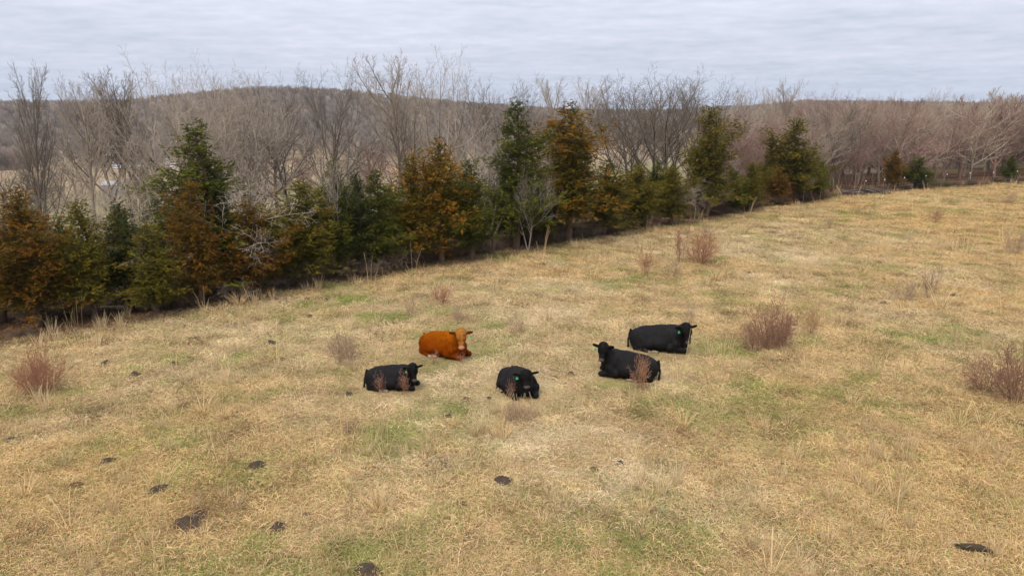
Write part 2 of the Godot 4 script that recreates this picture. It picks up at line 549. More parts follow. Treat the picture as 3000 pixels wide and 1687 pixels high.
	skull.append([hd.call(-0.05, -0.02, 0), hd.call(0.14, -0.01, 0), 0.125, 0.118, 0.06])
	skull.append([hd.call(0.12, -0.01, 0), hd.call(0.30, -0.03, 0), 0.110, 0.082, 0.06])
	skull.append([hd.call(0.28, -0.03, 0), hd.call(0.42, -0.045, 0), 0.072, 0.072, 0.05])
	skull.append(["egg", hd.call(0.435, -0.05, 0), Basis(f, u, r), Vector3(0.055, 0.066, 0.088), 0.04])
	skull.append([hd.call(0.05, -0.13, 0), hd.call(0.38, -0.105, 0), 0.085, 0.05, 0.06])
	skull.append([hd.call(-0.06, 0.05, 0), hd.call(0.03, 0.075, 0), 0.085, 0.07, 0.06])
	for k in [-1.0, 1.0]:
		skull.append([hd.call(0.13, 0.045, k * 0.088), hd.call(0.17, 0.03, k * 0.085), 0.038, 0.034, 0.04])
		skull.append([hd.call(0.12, -0.09, k * 0.07), hd.call(0.22, -0.09, k * 0.05), 0.06, 0.045, 0.05])
		var tip_dir: Vector3 = (r * k + u * 0.02 - f * 0.10 + Vector3.UP * 0.05).normalized()
		var ef: Vector3 = (f * 0.85 + u * 0.35).normalized()
		ef = (ef - tip_dir * ef.dot(tip_dir)).normalized()
		var ear_at: Vector3 = hd.call(-0.02, 0.015, k * 0.125)
		skull.append([ear_at - tip_dir * 0.03 * hs, ear_at + tip_dir * 0.06 * hs, 0.038, 0.036, 0.03])
		skull.append(["egg", ear_at + tip_dir * 0.13 * hs, Basis(tip_dir, ef, tip_dir.cross(ef)), Vector3(0.112, 0.024, 0.074), 0.025])
	for b in skull:
		if b[0] is String: b[3] *= hs * 1.12
		else:
			b[2] *= hs * 1.2
			b[3] *= hs * 1.17
	skull.append([base.lerp(poll, 0.55), base.lerp(poll, 0.95), 0.19, 0.155, 0.10])
	var muz := Color(0.46, 0.24, 0.16) if red else Color(0.11, 0.095, 0.095)
	var paint := func(p: Vector3) -> Color:
		var q := p - poll
		q /= hs
		var a := q.dot(f)
		var b := q.dot(u)
		var c := q.dot(r) / 1.18
		var col := coat
		var near := q.length() < 0.58
		var wob := n_fine.get_noise_3d(p.x * 9.0, p.y * 9.0, p.z * 9.0)
		if red:
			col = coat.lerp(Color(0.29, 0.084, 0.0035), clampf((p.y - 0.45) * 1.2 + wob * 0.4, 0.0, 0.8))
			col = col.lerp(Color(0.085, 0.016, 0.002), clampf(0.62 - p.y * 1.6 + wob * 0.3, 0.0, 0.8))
			if near and absf(c) < 0.13 and b > -0.05 and a > -0.14 and a < 0.52:
				col = col.lerp(Color(0.38, 0.165, 0.040), clampf(0.95 - a * 1.5 + wob * 0.7 - absf(c) * 1.5, 0.0, 0.9))
			if near and absf(c) > 0.15 and absf(c) < 0.4 and absf(a) < 0.09 and absf(b) < 0.1:
				col = col.lerp(Color(0.13, 0.03, 0.008), clampf(0.75 + wob, 0.0, 1.0))
		else:
			col = coat.lerp(Color(0.012, 0.008, 0.006), clampf(0.2 + wob * 1.4, 0.0, 1.0))
		if near and a > 0.30 and absf(c) < 0.12 and b > -0.125 and b < 0.12:
			col = col.lerp(muz, smoothstep(0.40 if not red else 0.35, 0.46, a + maxf(b, 0.0) * 0.2) * (0.95 if red else 0.8))
		if not red and (p.y < 0.11 and ((p.x > -0.26 and p.x < 0.08 and absf(p.z) > 0.47))):
			col = Color(0.23, 0.18, 0.12)
		if red and (p.y < 0.11 and ((p.x > -0.24 and p.x < 0.08 and absf(p.z) > 0.5))):
			col = Color(0.38, 0.27, 0.18)
		return col
	var m := Mould.new()
	var split := func(p: Vector3) -> bool: return true
	skin(m, bones, Vector3(-1.15, -0.04, -0.85), Vector3(1.25, 1.45, 0.85), 0.03, paint, split)
	# the head reaches a little into the neck; what the neck hides stays hidden
	var only := []
	only.append_array(skull)
	var hl := poll - Vector3(0.5, 0.56, 0.5) * hs
	var hh := poll + Vector3(0.5, 0.26, 0.5) * hs
	skin(m, only, hl, hh, 0.0135, paint, split)
	root.scale = Vector3.ONE * size
	var hide := mat("red_coat" if red else "black_coat", Color.WHITE, 0.85 if red else 0.62, 0.12 if red else 0.27)
	if not hide.normal_enabled:
		var nt := NoiseTexture2D.new()
		nt.width = 256
		nt.height = 256
		nt.seamless = true
		nt.as_normal_map = true
		nt.bump_strength = 9.0
		var nn := FastNoiseLite.new()
		nn.seed = 4
		nn.frequency = 0.05
		nn.fractal_octaves = 4
		nt.noise = nn
		hide.normal_enabled = true
		hide.normal_texture = nt
		hide.normal_scale = 0.8
		hide.uv1_triplanar = true
		hide.uv1_scale = Vector3(1.6, 2.6, 1.6)
	part("body", m.done(), hide, root)
	# hair: short strands laid back along the body
	var fur := Mould.new()
	var count := m.v.size()
	for k in 16000:
		var i := rng.randi() % count
		var p := m.v[i]
		var nn := m.n[i]
		var q := p - poll
		var fine := q.length() < 0.62 * hs and q.dot(f) > -0.16
		if fine and (q.dot(f) > 0.25 * hs or rng.randf() < 0.5 or absf(q.dot(r)) > 0.17 * hs):
			continue
		var back := Vector3(-0.8, -0.55, 0) if not fine else -f * 0.6 + u * 0.3
		var d := (back - nn * back.dot(nn) + nn * rng.randf_range(0.04, 0.22) + Vector3(rng.randfn(), rng.randfn(), rng.randfn()) * 0.14).normalized()
		var w := d.cross(nn).normalized() * 0.006
		var col := m.c[i] * rng.randf_range(0.8, 1.3)
		var le := rng.randf_range(0.03, 0.06)
		fur.tri(p - w, p + d * le, p + w, col, col)
	part("hair", fur.done(), hide, root, "stuff")
	for k in [-1.0, 1.0]:
		var eye := SphereMesh.new()
		eye.radius = 0.021 * hs
		eye.height = 0.042 * hs
		eye.radial_segments = 12
		eye.rings = 6
		var e := part("eye", eye, mat("eye", Color(0.012, 0.008, 0.006), 0.12, 0.6), root)
		e.position = hd.call(0.155, 0.036, k * 0.111)
		var hole := SphereMesh.new()
		hole.radius = 0.016
		hole.height = 0.022
		hole.radial_segments = 10
		hole.rings = 5
		var no := part("nostril", hole, mat("nostril_red" if red else "nostril", Color(0.16, 0.05, 0.03) if red else Color(0.015, 0.012, 0.012), 0.5), root)
		no.position = hd.call(0.478, -0.025, k * 0.04)
		if red:
			var rim := Mould.new()
			var ring := PackedVector3Array()
			var rr := PackedFloat32Array()
			for s in 11:
				var a := TAU * s / 10.0
				ring.push_back(hd.call(0.155 + cos(a) * 0.034, 0.036 + sin(a) * 0.022, k * (0.113 - absf(sin(a)) * 0.006)))
				rr.push_back(0.008)
			rim.tube(ring, rr, 5, Color(0.66, 0.42, 0.2), Color(0.66, 0.42, 0.2))
			part("eyelid", rim.done(), hide, root)
	# green ear tag hanging from one ear
	var tg := Mould.new()
	var green := Color(0.03, 0.36, 0.13)
	var pts := [Vector2(-0.014, 0.05), Vector2(0.014, 0.05), Vector2(0.02, 0.024), Vector2(0.04, 0.012), Vector2(0.044, -0.05), Vector2(0.036, -0.062), Vector2(-0.036, -0.062), Vector2(-0.044, -0.05), Vector2(-0.04, 0.012), Vector2(-0.02, 0.024)]
	for s in [-0.003, 0.003]:
		for i in range(1, pts.size() - 1):
			var a := Vector3(pts[0].x, pts[0].y, s)
			var b := Vector3(pts[i].x, pts[i].y, s)
			var d := Vector3(pts[i + 1].x, pts[i + 1].y, s)
			if s > 0.0: tg.tri(a, b, d, green, green)
			else: tg.tri(a, d, b, green, green)
	for i in pts.size():
		var j := (i + 1) % pts.size()
		tg.quad(Vector3(pts[i].x, pts[i].y, -0.003), Vector3(pts[j].x, pts[j].y, -0.003), Vector3(pts[j].x, pts[j].y, 0.003), Vector3(pts[i].x, pts[i].y, 0.003), green)
	var o := part("ear_tag", tg.done(), mat("tag_plastic", Color.WHITE, 0.35, 0.5), root)
	var hang: Vector3 = hd.call(0.0, 0.0, tag_side * (0.225 if not red else 0.27)) + Vector3(0, -0.05 * hs, 0) + f * 0.045 * hs
	var face := Vector3(f.x, 0.0, f.z).normalized().lerp(Vector3(0, 0.3, 0), 0.2).normalized()
	o.transform = Transform3D(Basis(Vector3.UP.cross(face).normalized(), face.cross(Vector3.UP.cross(face).normalized()), face).scaled_local(Vector3.ONE * 0.88), hang)
	var pin := Mould.new()
	pin.lathe([[0.0, 0.0], [0.0, 0.011], [0.006, 0.009], [0.008, 0.0]], Vector3(0, 0.034, 0.003), Vector3(0, 0, 1), 8, green * 0.6)
	part("tag_button", pin.done(), mat("tag_plastic"), o)
	return root


# ------------------------------------------------------------------ grass and weeds
func blade(m: Mould, at: Vector3, dir: Vector3, length: float, lift: float, width: float, col: Color) -> void:
	# a blade that rises by `lift` and bends over along dir
	var side := dir.cross(Vector3.UP).normalized() * width * 0.5
	side = side.rotated(dir, rng.randf_range(-0.7, 0.7))
	var a := at
	var b := at + dir * length * 0.45 + Vector3.UP * lift
	var e := at + dir * length + Vector3.UP * lift * rng.randf_range(0.3, 1.1)
	m.quad(a - side, b - side * 0.9, b + side * 0.9, a + side, col)
	m.tri(b - side * 0.9, e, b + side * 0.9, col, col * 1.05)

func mat_patch(n: int, reach: float, long: float, up: float, width: float, green: float) -> Mesh:
	var m := Mould.new()
	for i in n:
		var a := rng.randf() * TAU
		var o := sqrt(rng.randf()) * reach
		var b := rng.randf() * TAU
		var v := rng.randf_range(0.72, 1.22)
		var col := Color(v, v, v)
		var pick := rng.randf()
		if pick < 0.16: col = Color(1.25, 1.28, 1.4) * v
		elif pick < 0.34: col = Color(0.70, 0.58, 0.46) * v
		elif pick < 0.34 + green: col = Color(0.60, 0.82, 0.50) * v
		var l := long * rng.randf_range(0.5, 1.3)
		blade(m, Vector3(cos(a) * o, -0.005, sin(a) * o), Vector3(cos(b), 0, sin(b)), l, up * rng.randf_range(0.15, 1.25), width * rng.randf_range(0.7, 1.3), col)
	return m.done()

func tuft(n: int, tall: float, lean: float, width: float) -> Mesh:
	var m := Mould.new()
	for i in n:
		var a := rng.randf() * TAU
		var o := sqrt(rng.randf()) * tall * 0.22
		var d := Vector3(cos(a) * lean * rng.randf_range(0.2, 1.0), 1.0, sin(a) * lean * rng.randf_range(0.2, 1.0)).normalized()
		var l := tall * rng.randf_range(0.45, 1.1)
		var p0 := Vector3(cos(a) * o, -0.01, sin(a) * o)
		var p1 := p0 + d * l * 0.6
		var bow := Vector3(cos(a), -0.35, sin(a)) * lean * rng.randf_range(0.1, 0.8)
		var p2 := p1 + (d + bow).normalized() * l * 0.4
		var v := rng.randf_range(0.75, 1.25)
		m.tube(PackedVector3Array([p0, p1, p2]), PackedFloat32Array([width * 0.5, width * 0.42, width * 0.2]), 3, Color(v, v * 0.96, v * 0.9), Color(v, v, v) * 1.08)
	return m.done()

func pat_mesh(size: float) -> Mesh:
	var m := Mould.new()
	var rings := 5
	var seg := 18
	var off := rng.randf() * 50.0
	for j in rings + 1:
		var f := float(j) / rings
		for k in seg:
			var a := TAU * k / seg
			var wob := 1.0 + n_fine.get_noise_3d(cos(a) * 0.6, off, sin(a) * 0.6) * 0.5
			var r := size * f * wob
			var y := 0.075 * size / 0.2 * (1.0 - f * f) * (0.75 + n_fine.get_noise_3d(cos(a) * f * 1.5, off + 9.0, sin(a) * f * 1.5) * 0.8) - (0.02 if j == rings else 0.0)
			m.v.push_back(Vector3(cos(a) * r, y + 0.012, sin(a) * r))
			m.n.push_back(Vector3(cos(a) * f * 0.5, 1, sin(a) * f * 0.5).normalized())
			var v := 0.8 + n_fine.get_noise_2d(a * 3.0 + off, f * 9.0) * 0.5
			m.c.push_back(Color(v, v, v))
	for j in rings:
		for k in seg:
			var a := j * seg + k
			var b := j * seg + (k + 1) % seg
			for o in [a, a + seg, b, b, a + seg, b + seg]:
				m.ix.push_back(o)
	return m.done()


# ------------------------------------------------------------------ the scene
func _ready() -> void:
	rng.seed = 20240217
	var cam := Camera3D.new()
	cam.name = "camera"
	cam.fov = 45.0
	cam.near = 0.2
	cam.far = 6000.0
	cam.position = Vector3(0, 8.35, 0)
	cam.rotation_degrees = Vector3(-14.3, 0, 0)
	add_child(cam)
	cam.current = true
	var env := Environment.new()
	env.background_mode = Environment.BG_SKY
	env.tonemap_mode = Environment.TONE_MAPPER_LINEAR
	env.tonemap_exposure = 1.82
	env.fog_enabled = true
	env.fog_density = 0.00009
	env.fog_light_color = Color(0.80, 0.85, 0.93)
	env.sdfgi_enabled = true
	env.ssao_enabled = true
	env.ssil_enabled = true
	var sky := Sky.new()
	var pan := PanoramaSkyMaterial.new()
	pan.panorama = cloudy()
	sky.sky_material = pan
	env.sky = sky
	env.background_energy_multiplier = 1.0
	var around := WorldEnvironment.new()
	around.name = "air"
	around.environment = env
	add_child(around)
	var sun := DirectionalLight3D.new()
	sun.name = "sun"
	sun.light_energy = 0.5
	sun.light_color = Color(1.0, 0.95, 0.87)
	sun.light_angular_distance = 22.0
	sun.shadow_enabled = true
	sun.rotation_degrees = Vector3(-58, -25, 0)
	add_child(sun)

	for k in [[n_broad, 0.018, 3, 11], [n_mid, 0.16, 3, 23], [n_fine, 0.9, 3, 37]]:
		var q: FastNoiseLite = k[0]
		q.noise_type = FastNoiseLite.TYPE_SIMPLEX_SMOOTH
		q.frequency = k[1]
		q.fractal_octaves = k[2]
		q.seed = k[3]
	var im := Image.create(256, 256, false, Image.FORMAT_RGB8)
	for y in 256:
		for x in 256:
			var v := 0.86 + n_fine.get_noise_2d(x * 0.35, y * 0.1) * 0.16 + n_fine.get_noise_2d(x * 0.9, y * 0.9) * 0.12
			im.set_pixel(x, y, Color(v, v * 0.99, v * 0.97))
	grain = ImageTexture.create_from_image(im)
	lay_patches()
	land()
	far_country()
	cedars()
	woods()
	edge_things()
	pasture_things()
	herd()
	grass()


func cloudy() -> ImageTexture:
	# an even layer of stratus, seen from below: streaks that flatten towards the horizon; lighter overhead as such skies are
	var w := 4096
	var h := 2048
	var a := FastNoiseLite.new()
	a.noise_type = FastNoiseLite.TYPE_SIMPLEX_SMOOTH
	a.seed = 5
	a.frequency = 0.16
	a.fractal_octaves = 4
	a.domain_warp_enabled = true
	a.domain_warp_amplitude = 3.0
	a.domain_warp_frequency = 0.12
	var im := Image.create(w, h, false, Image.FORMAT_RGBF)
	var row := 0
	while row < h:
		var up := PI * (0.5 - (row + 0.5) / h)
		var step := 2 if up > 0.0 and up < 0.30 else 8
		var tall := 1 if step == 2 else 4
		var base := Color(0.315, 0.345, 0.410).lerp(Color(0.322, 0.340, 0.395), smoothstep(0.0, 0.10, up)) * (1.0 + 2.0 * sin(maxf(up, 0.0)))
		if up <= 0.0:
			im.fill_rect(Rect2i(0, row, w, h - row), Color(0.24, 0.19, 0.11))
			break
		var far := 1.0 / (sin(up) + 0.035)
		for x in range(0, w, step):
			var az := TAU * x / w
			var px := cos(az) * far
			var py := sin(az) * far
			# streaks run across the view: stretched along x, ribbed along y
			var v := a.get_noise_2d(px * 2.0, py * 1.5) * 0.55 + a.get_noise_2d(px * 8.0 + 40.0, py * 5.5) * 0.55 + a.get_noise_2d(px * 21.0, py * 17.0 + 90.0) * 0.5
			var c := base
			c *= 1.0 + v * 0.155
			c.r *= 1.0 + v * 0.05
			if step == 2:
				im.set_pixel(x, row, c)
				im.set_pixel(x + 1, row, c)
			else:
				im.fill_rect(Rect2i(x, row, step, tall), c)
		row += tall
	return ImageTexture.create_from_image(im)


func spread(p: Vector2, rx: float, rz: float, c: Color, power := 1.0) -> void:
	patches.append([p.x, p.y, rx, rz, c, power])

func lay_patches() -> void:
	for p in [Vector2(-9, -16.81), Vector2(-10.27, -15.72), Vector2(-5.42, -27.71), Vector2(-9.08, -29.53), Vector2(-7.38, -30.52), Vector2(-3.08, -17.16), Vector2(-2.01, -18.3), Vector2(-3.5, -16.58), Vector2(-7.64, -14.94), Vector2(7.54, -23.95), Vector2(15.55, -25.34), Vector2(7.57, -20.21), Vector2(-8.91, -22.7)]:
		spread(p, 1.1, 0.9, GREEN, 0.7)
	for p in [Vector2(3.46, -13.8), Vector2(0.49, -12.06), Vector2(-9.44, -14.61), Vector2(-13.27, -19.89), Vector2(-2.44, -16.36), Vector2(-3.04, -11.99), Vector2(9.88, -16.81), Vector2(11.45, -21.04), Vector2(-0.76, -26.6)]:
		spread(p, 0.6, 0.45, GREEN, 0.8)
	for p in [Vector2(-5.63, -14.05), Vector2(-6.39, -13.72), Vector2(-7.4, -17.28), Vector2(-11.97, -18.3), Vector2(-9.57, -12.67), Vector2(-6.65, -13.1)]:
		spread(p, 1.0, 0.6, BROWN, 0.65)
	for p in [Vector2(3.39, -18.12), Vector2(9.06, -22.59), Vector2(9.3, -28.29), Vector2(17.01, -35.68), Vector2(-5.18, -19.74), Vector2(4.59, -17.04)]:
		spread(p, 0.7, 0.45, BROWN, 0.9)
	for p in [Vector2(32.53, -53.16), Vector2(43.27, -62.32), Vector2(29.28, -39.76), Vector2(24.13, -40.92), Vector2(21.34, -30.19), Vector2(11.11, -13.88), Vector2(-10.36, -13.88)]:
		spread(p, 5.0, 3.0, GOLD, 0.6)
	for p in [Vector2(3.66, -38.66), Vector2(4.14, -33.11), Vector2(-0.74, -33.11), Vector2(14.59, -40.92), Vector2(12.93, -33.11), Vector2(1.89, -28.29), Vector2(2.45, -14.75), Vector2(0.12, -16.36)]:
		spread(p, 3.0, 2.0, PALE, 0.5)
	for p in [Vector2(-2.28, -27.71), Vector2(0.35, -17.78), Vector2(3.89, -17.28), Vector2(-8.47, -18.3), Vector2(9.81, -17.28)]:
		spread(p, 0.9, 0.6, Color(0.46, 0.31, 0.17), 0.7)


func land() -> void:
	var xs := PackedFloat32Array()
	var zs := PackedFloat32Array()
	var w := 0.4
	var q := 73.8
	while q < 5000.0:
		q += w; w *= 1.07
		xs.push_back(q)
	w = 0.4
	q = -31.0
	var left := PackedFloat32Array()
	while q > -5000.0:
		q -= w; w *= 1.07
		left.push_back(q)
	left.reverse()
	for i in range(0, 263):
		left.push_back(-31.0 + i * 0.4)
	left.append_array(xs)
	xs = left
	w = 0.4
	q = -98.0
	while q > -5000.0:
		q -= w; w *= 1.07
		zs.push_back(q)
	zs.reverse()
	for i in range(0, 226):
		zs.push_back(-98.0 + i * 0.4)
	for k in [0.0, 20.0, 60.0, 200.0, 700.0]:
		zs.push_back(k)
	var m := Mould.new()
	var nx := xs.size()
	for z in zs:
		for x in xs:
			m.v.push_back(Vector3(x, height(x, z), z))
			m.c.push_back(turf(x, z) * (0.80 if beyond(x, z) < 0.0 else 1.0))
	m.n.resize(m.v.size())
	for j in zs.size():
		for i in nx:
			var k := j * nx + i
			var dx := m.v[j * nx + mini(i + 1, nx - 1)] - m.v[j * nx + maxi(i - 1, 0)]
			var dz := m.v[mini(j + 1, zs.size() - 1) * nx + i] - m.v[maxi(j - 1, 0) * nx + i]
			m.n[k] = dz.cross(dx).normalized()
			if i < nx - 1 and j < zs.size() - 1:
				for o in [k, k + 1, k + nx, k + 1, k + nx + 1, k + nx]:
					m.ix.push_back(o)
	var o := part("ground", m.done(), mat("soil", Color.WHITE, 1.0, 0.15, 1.1))
	tag(o, "sloping winter pasture ground running down into a wooded valley", "ground", "", "structure")


func grass() -> void:
	var kinds := []
	for k in 4:
		kinds.append([mat_patch(90, 0.42, 0.24, 0.055, 0.0075, 0.14), [], PackedColorArray()])
	for k in 2:
		kinds.append([tuft(22, 0.36, 0.6, 0.011), [], PackedColorArray()])
	for k in 2:
		kinds.append([tuft(5, 0.75, 0.45, 0.012), [], PackedColorArray()])
	var z := -5.0
	while z > -97.0:
		var d := -z
		var step := 0.20 + maxf(d - 10.0, 0.0) * 0.0085
		var half := d * 0.76 + 11.0
		var x := -half
		while x < half:
			var p := Vector2(x + rng.randf_range(-0.6, 0.6) * step, z + rng.randf_range(-0.6, 0.6) * step)
			x += step if absf(x) < d * 0.76 + 1.5 else step * 1.7
			var s := beyond(p.x, p.y)
			if s > 6.0 or (s > 0.0 and rng.randf() < 0.3 + s * 0.15):
				continue
			var lain := false
			for b in beds:
				if p.distance_squared_to(b) < 2.4:
					lain = true
			var c := turf(p.x, p.y, true)
			c *= rng.randf_range(0.72, 1.2) * (1.0 + n_fine.get_noise_2d(p.x * 1.6, p.y * 1.6) * 0.45)
			var k := rng.randi() % 4
			var size := 1.0 + maxf(d - 20.0, 0.0) * 0.012
			var sh := n_mid.get_noise_2d(p.x * 1.3 + 500.0, p.y * 1.3)
			if lain:
				size *= 0.9
			elif rng.randf() < 0.03 + maxf(sh - 0.12, 0.0) * 0.4:
				k = 4 + rng.randi() % 2
				c = c.lerp(Color(0.70, 0.55, 0.32), 0.6)
				size *= rng.randf_range(0.5, 1.2)
			elif rng.randf() < 0.014 + maxf(sh - 0.2, 0.0) * 0.15:
				k = 6 + rng.randi() % 2
				c = c.lerp(Color(0.74, 0.55, 0.28), 0.75)
				size *= rng.randf_range(0.6, 1.3)
			var b := Basis(Vector3.UP, rng.randf() * TAU).scaled(Vector3(size, size * (0.5 if lain else rng.randf_range(0.6, 2.0)), size))
			kinds[k][1].append(Transform3D(b, on(p)))
			kinds[k][2].push_back(c)
		z -= step
	var m := mat("grass", Color.WHITE, 0.85, 0.25)
	for k in kinds.size():
		if k < 4:
			scatter("grass", kinds[k][0], m, kinds[k][1], kinds[k][2], "short matted dry winter grass covering the whole pasture slope", "grass")
		elif k < 6:
			scatter("grass_tufts", kinds[k][0], m, kinds[k][1], kinds[k][2], "ankle-high straw coloured tufts dotted through the pasture grass", "grass")
		else:
			scatter("grass_stalks", kinds[k][0], m, kinds[k][1], kinds[k][2], "thin tall straw stalks standing here and there in the pasture", "grass")
	# fallen leaves and needles under the trees
	var flake := Mould.new()
	for i in 46:
		var a := rng.randf() * TAU
		var o := sqrt(rng.randf()) * 0.6
		var p := Vector3(cos(a) * o, rng.randf_range(0.005, 0.03), sin(a) * o)
		var u := Vector3(rng.randfn(), rng.randfn() * 0.3, rng.randfn()).normalized() * 0.05
		var w := u.cross(Vector3.UP + Vector3(rng.randfn(), 0, rng.randfn()) * 0.3).normalized() * 0.025
		var v := rng.randf_range(0.5, 1.8)
		flake.quad(p - u, p + w, p + u, p - w, Color(v, v * 0.95, v * 0.9))
	var where := []
	var tints := PackedColorArray()
	for i in 5200:
		var p := from_edge(rng.randf_range(-22.0, 106.0), pow(rng.randf(), 1.6) * 22.0 - 0.9)
		if absf(p.x) > -p.y * 0.78 + 9.0:
			continue
		where.append(Transform3D(Basis(Vector3.UP, rng.randf() * TAU), on(p)))
		tints.push_back(LITTER.lerp(Color(0.20, 0.11, 0.06), rng.randf()))
	scatter("leaf_litter", flake.done(), m, where, tints, "brown fallen leaves and needles on the soil under the tree line", "leaf litter")


# ------------------------------------------------------------------ trees
func bark(key: String) -> StandardMaterial3D:
	match key:
		"bright": return mat("bright_bark", Color(0.40, 0.34, 0.275), 0.9, 0.2)
		"pale": return mat("pale_bark", Color(0.37, 0.315, 0.26), 0.9, 0.2)
		"red": return mat("reddish_bark", Color(0.29, 0.185, 0.15), 0.9, 0.2)
		"dark": return mat("dark_bark", Color(0.16, 0.13, 0.10), 0.9, 0.2)
		"tan": return mat("tan_bark", Color(0.40, 0.325, 0.24), 0.9, 0.2)
	return mat("grey_bark", Color(0.34, 0.28, 0.215), 0.9, 0.2)

var pairs := []
var far_meshes := []

var landmarks := []  # [place, short name] of the cedars along the edge

func short(label: String) -> String:
	var cut := label.length()
	for w in [" with ", " in ", " left ", " behind ", " between ", " filling ", " under ", " on ", " right ", " at ", " cut ", " beside ", " among ", " just ", " standing ", ", ", " leaning "]:
		var k := label.find(w)
		if k > 0:
			cut = mini(cut, k)
	return label.substr(0, cut)

func near_cedar(p: Vector2, by_sight := true) -> String:
	var best := 1e9
	var out := ""
	for l in landmarks:
		var d: float = absf(p.x / -p.y - l[0].x / -l[0].y) if by_sight else p.distance_to(l[0])
		if d < best:
			best = d; out = l[1]
	return out

func bare_tree(label: String, p: Vector2, top: float, pair: int, tint: String, wide := 1.0, group := "", lean := 0.0) -> void:
	var at := on(p)
	var t := thing("bare_tree", label, "tree", at, rng.randf() * TAU, group)
	var k: float = (top - at.y) / pairs[pair][0] * (1.05 if group == "" else 1.0)
	t.basis = Basis(Vector3.BACK, -lean) * Basis(Vector3.UP, rng.randf() * TAU).scaled(Vector3(k * wide, k, k * wide))
	part("trunk", pairs[pair][2], bark(tint), t)
	part("crown", pairs[pair][1], bark(tint), t, "stuff")

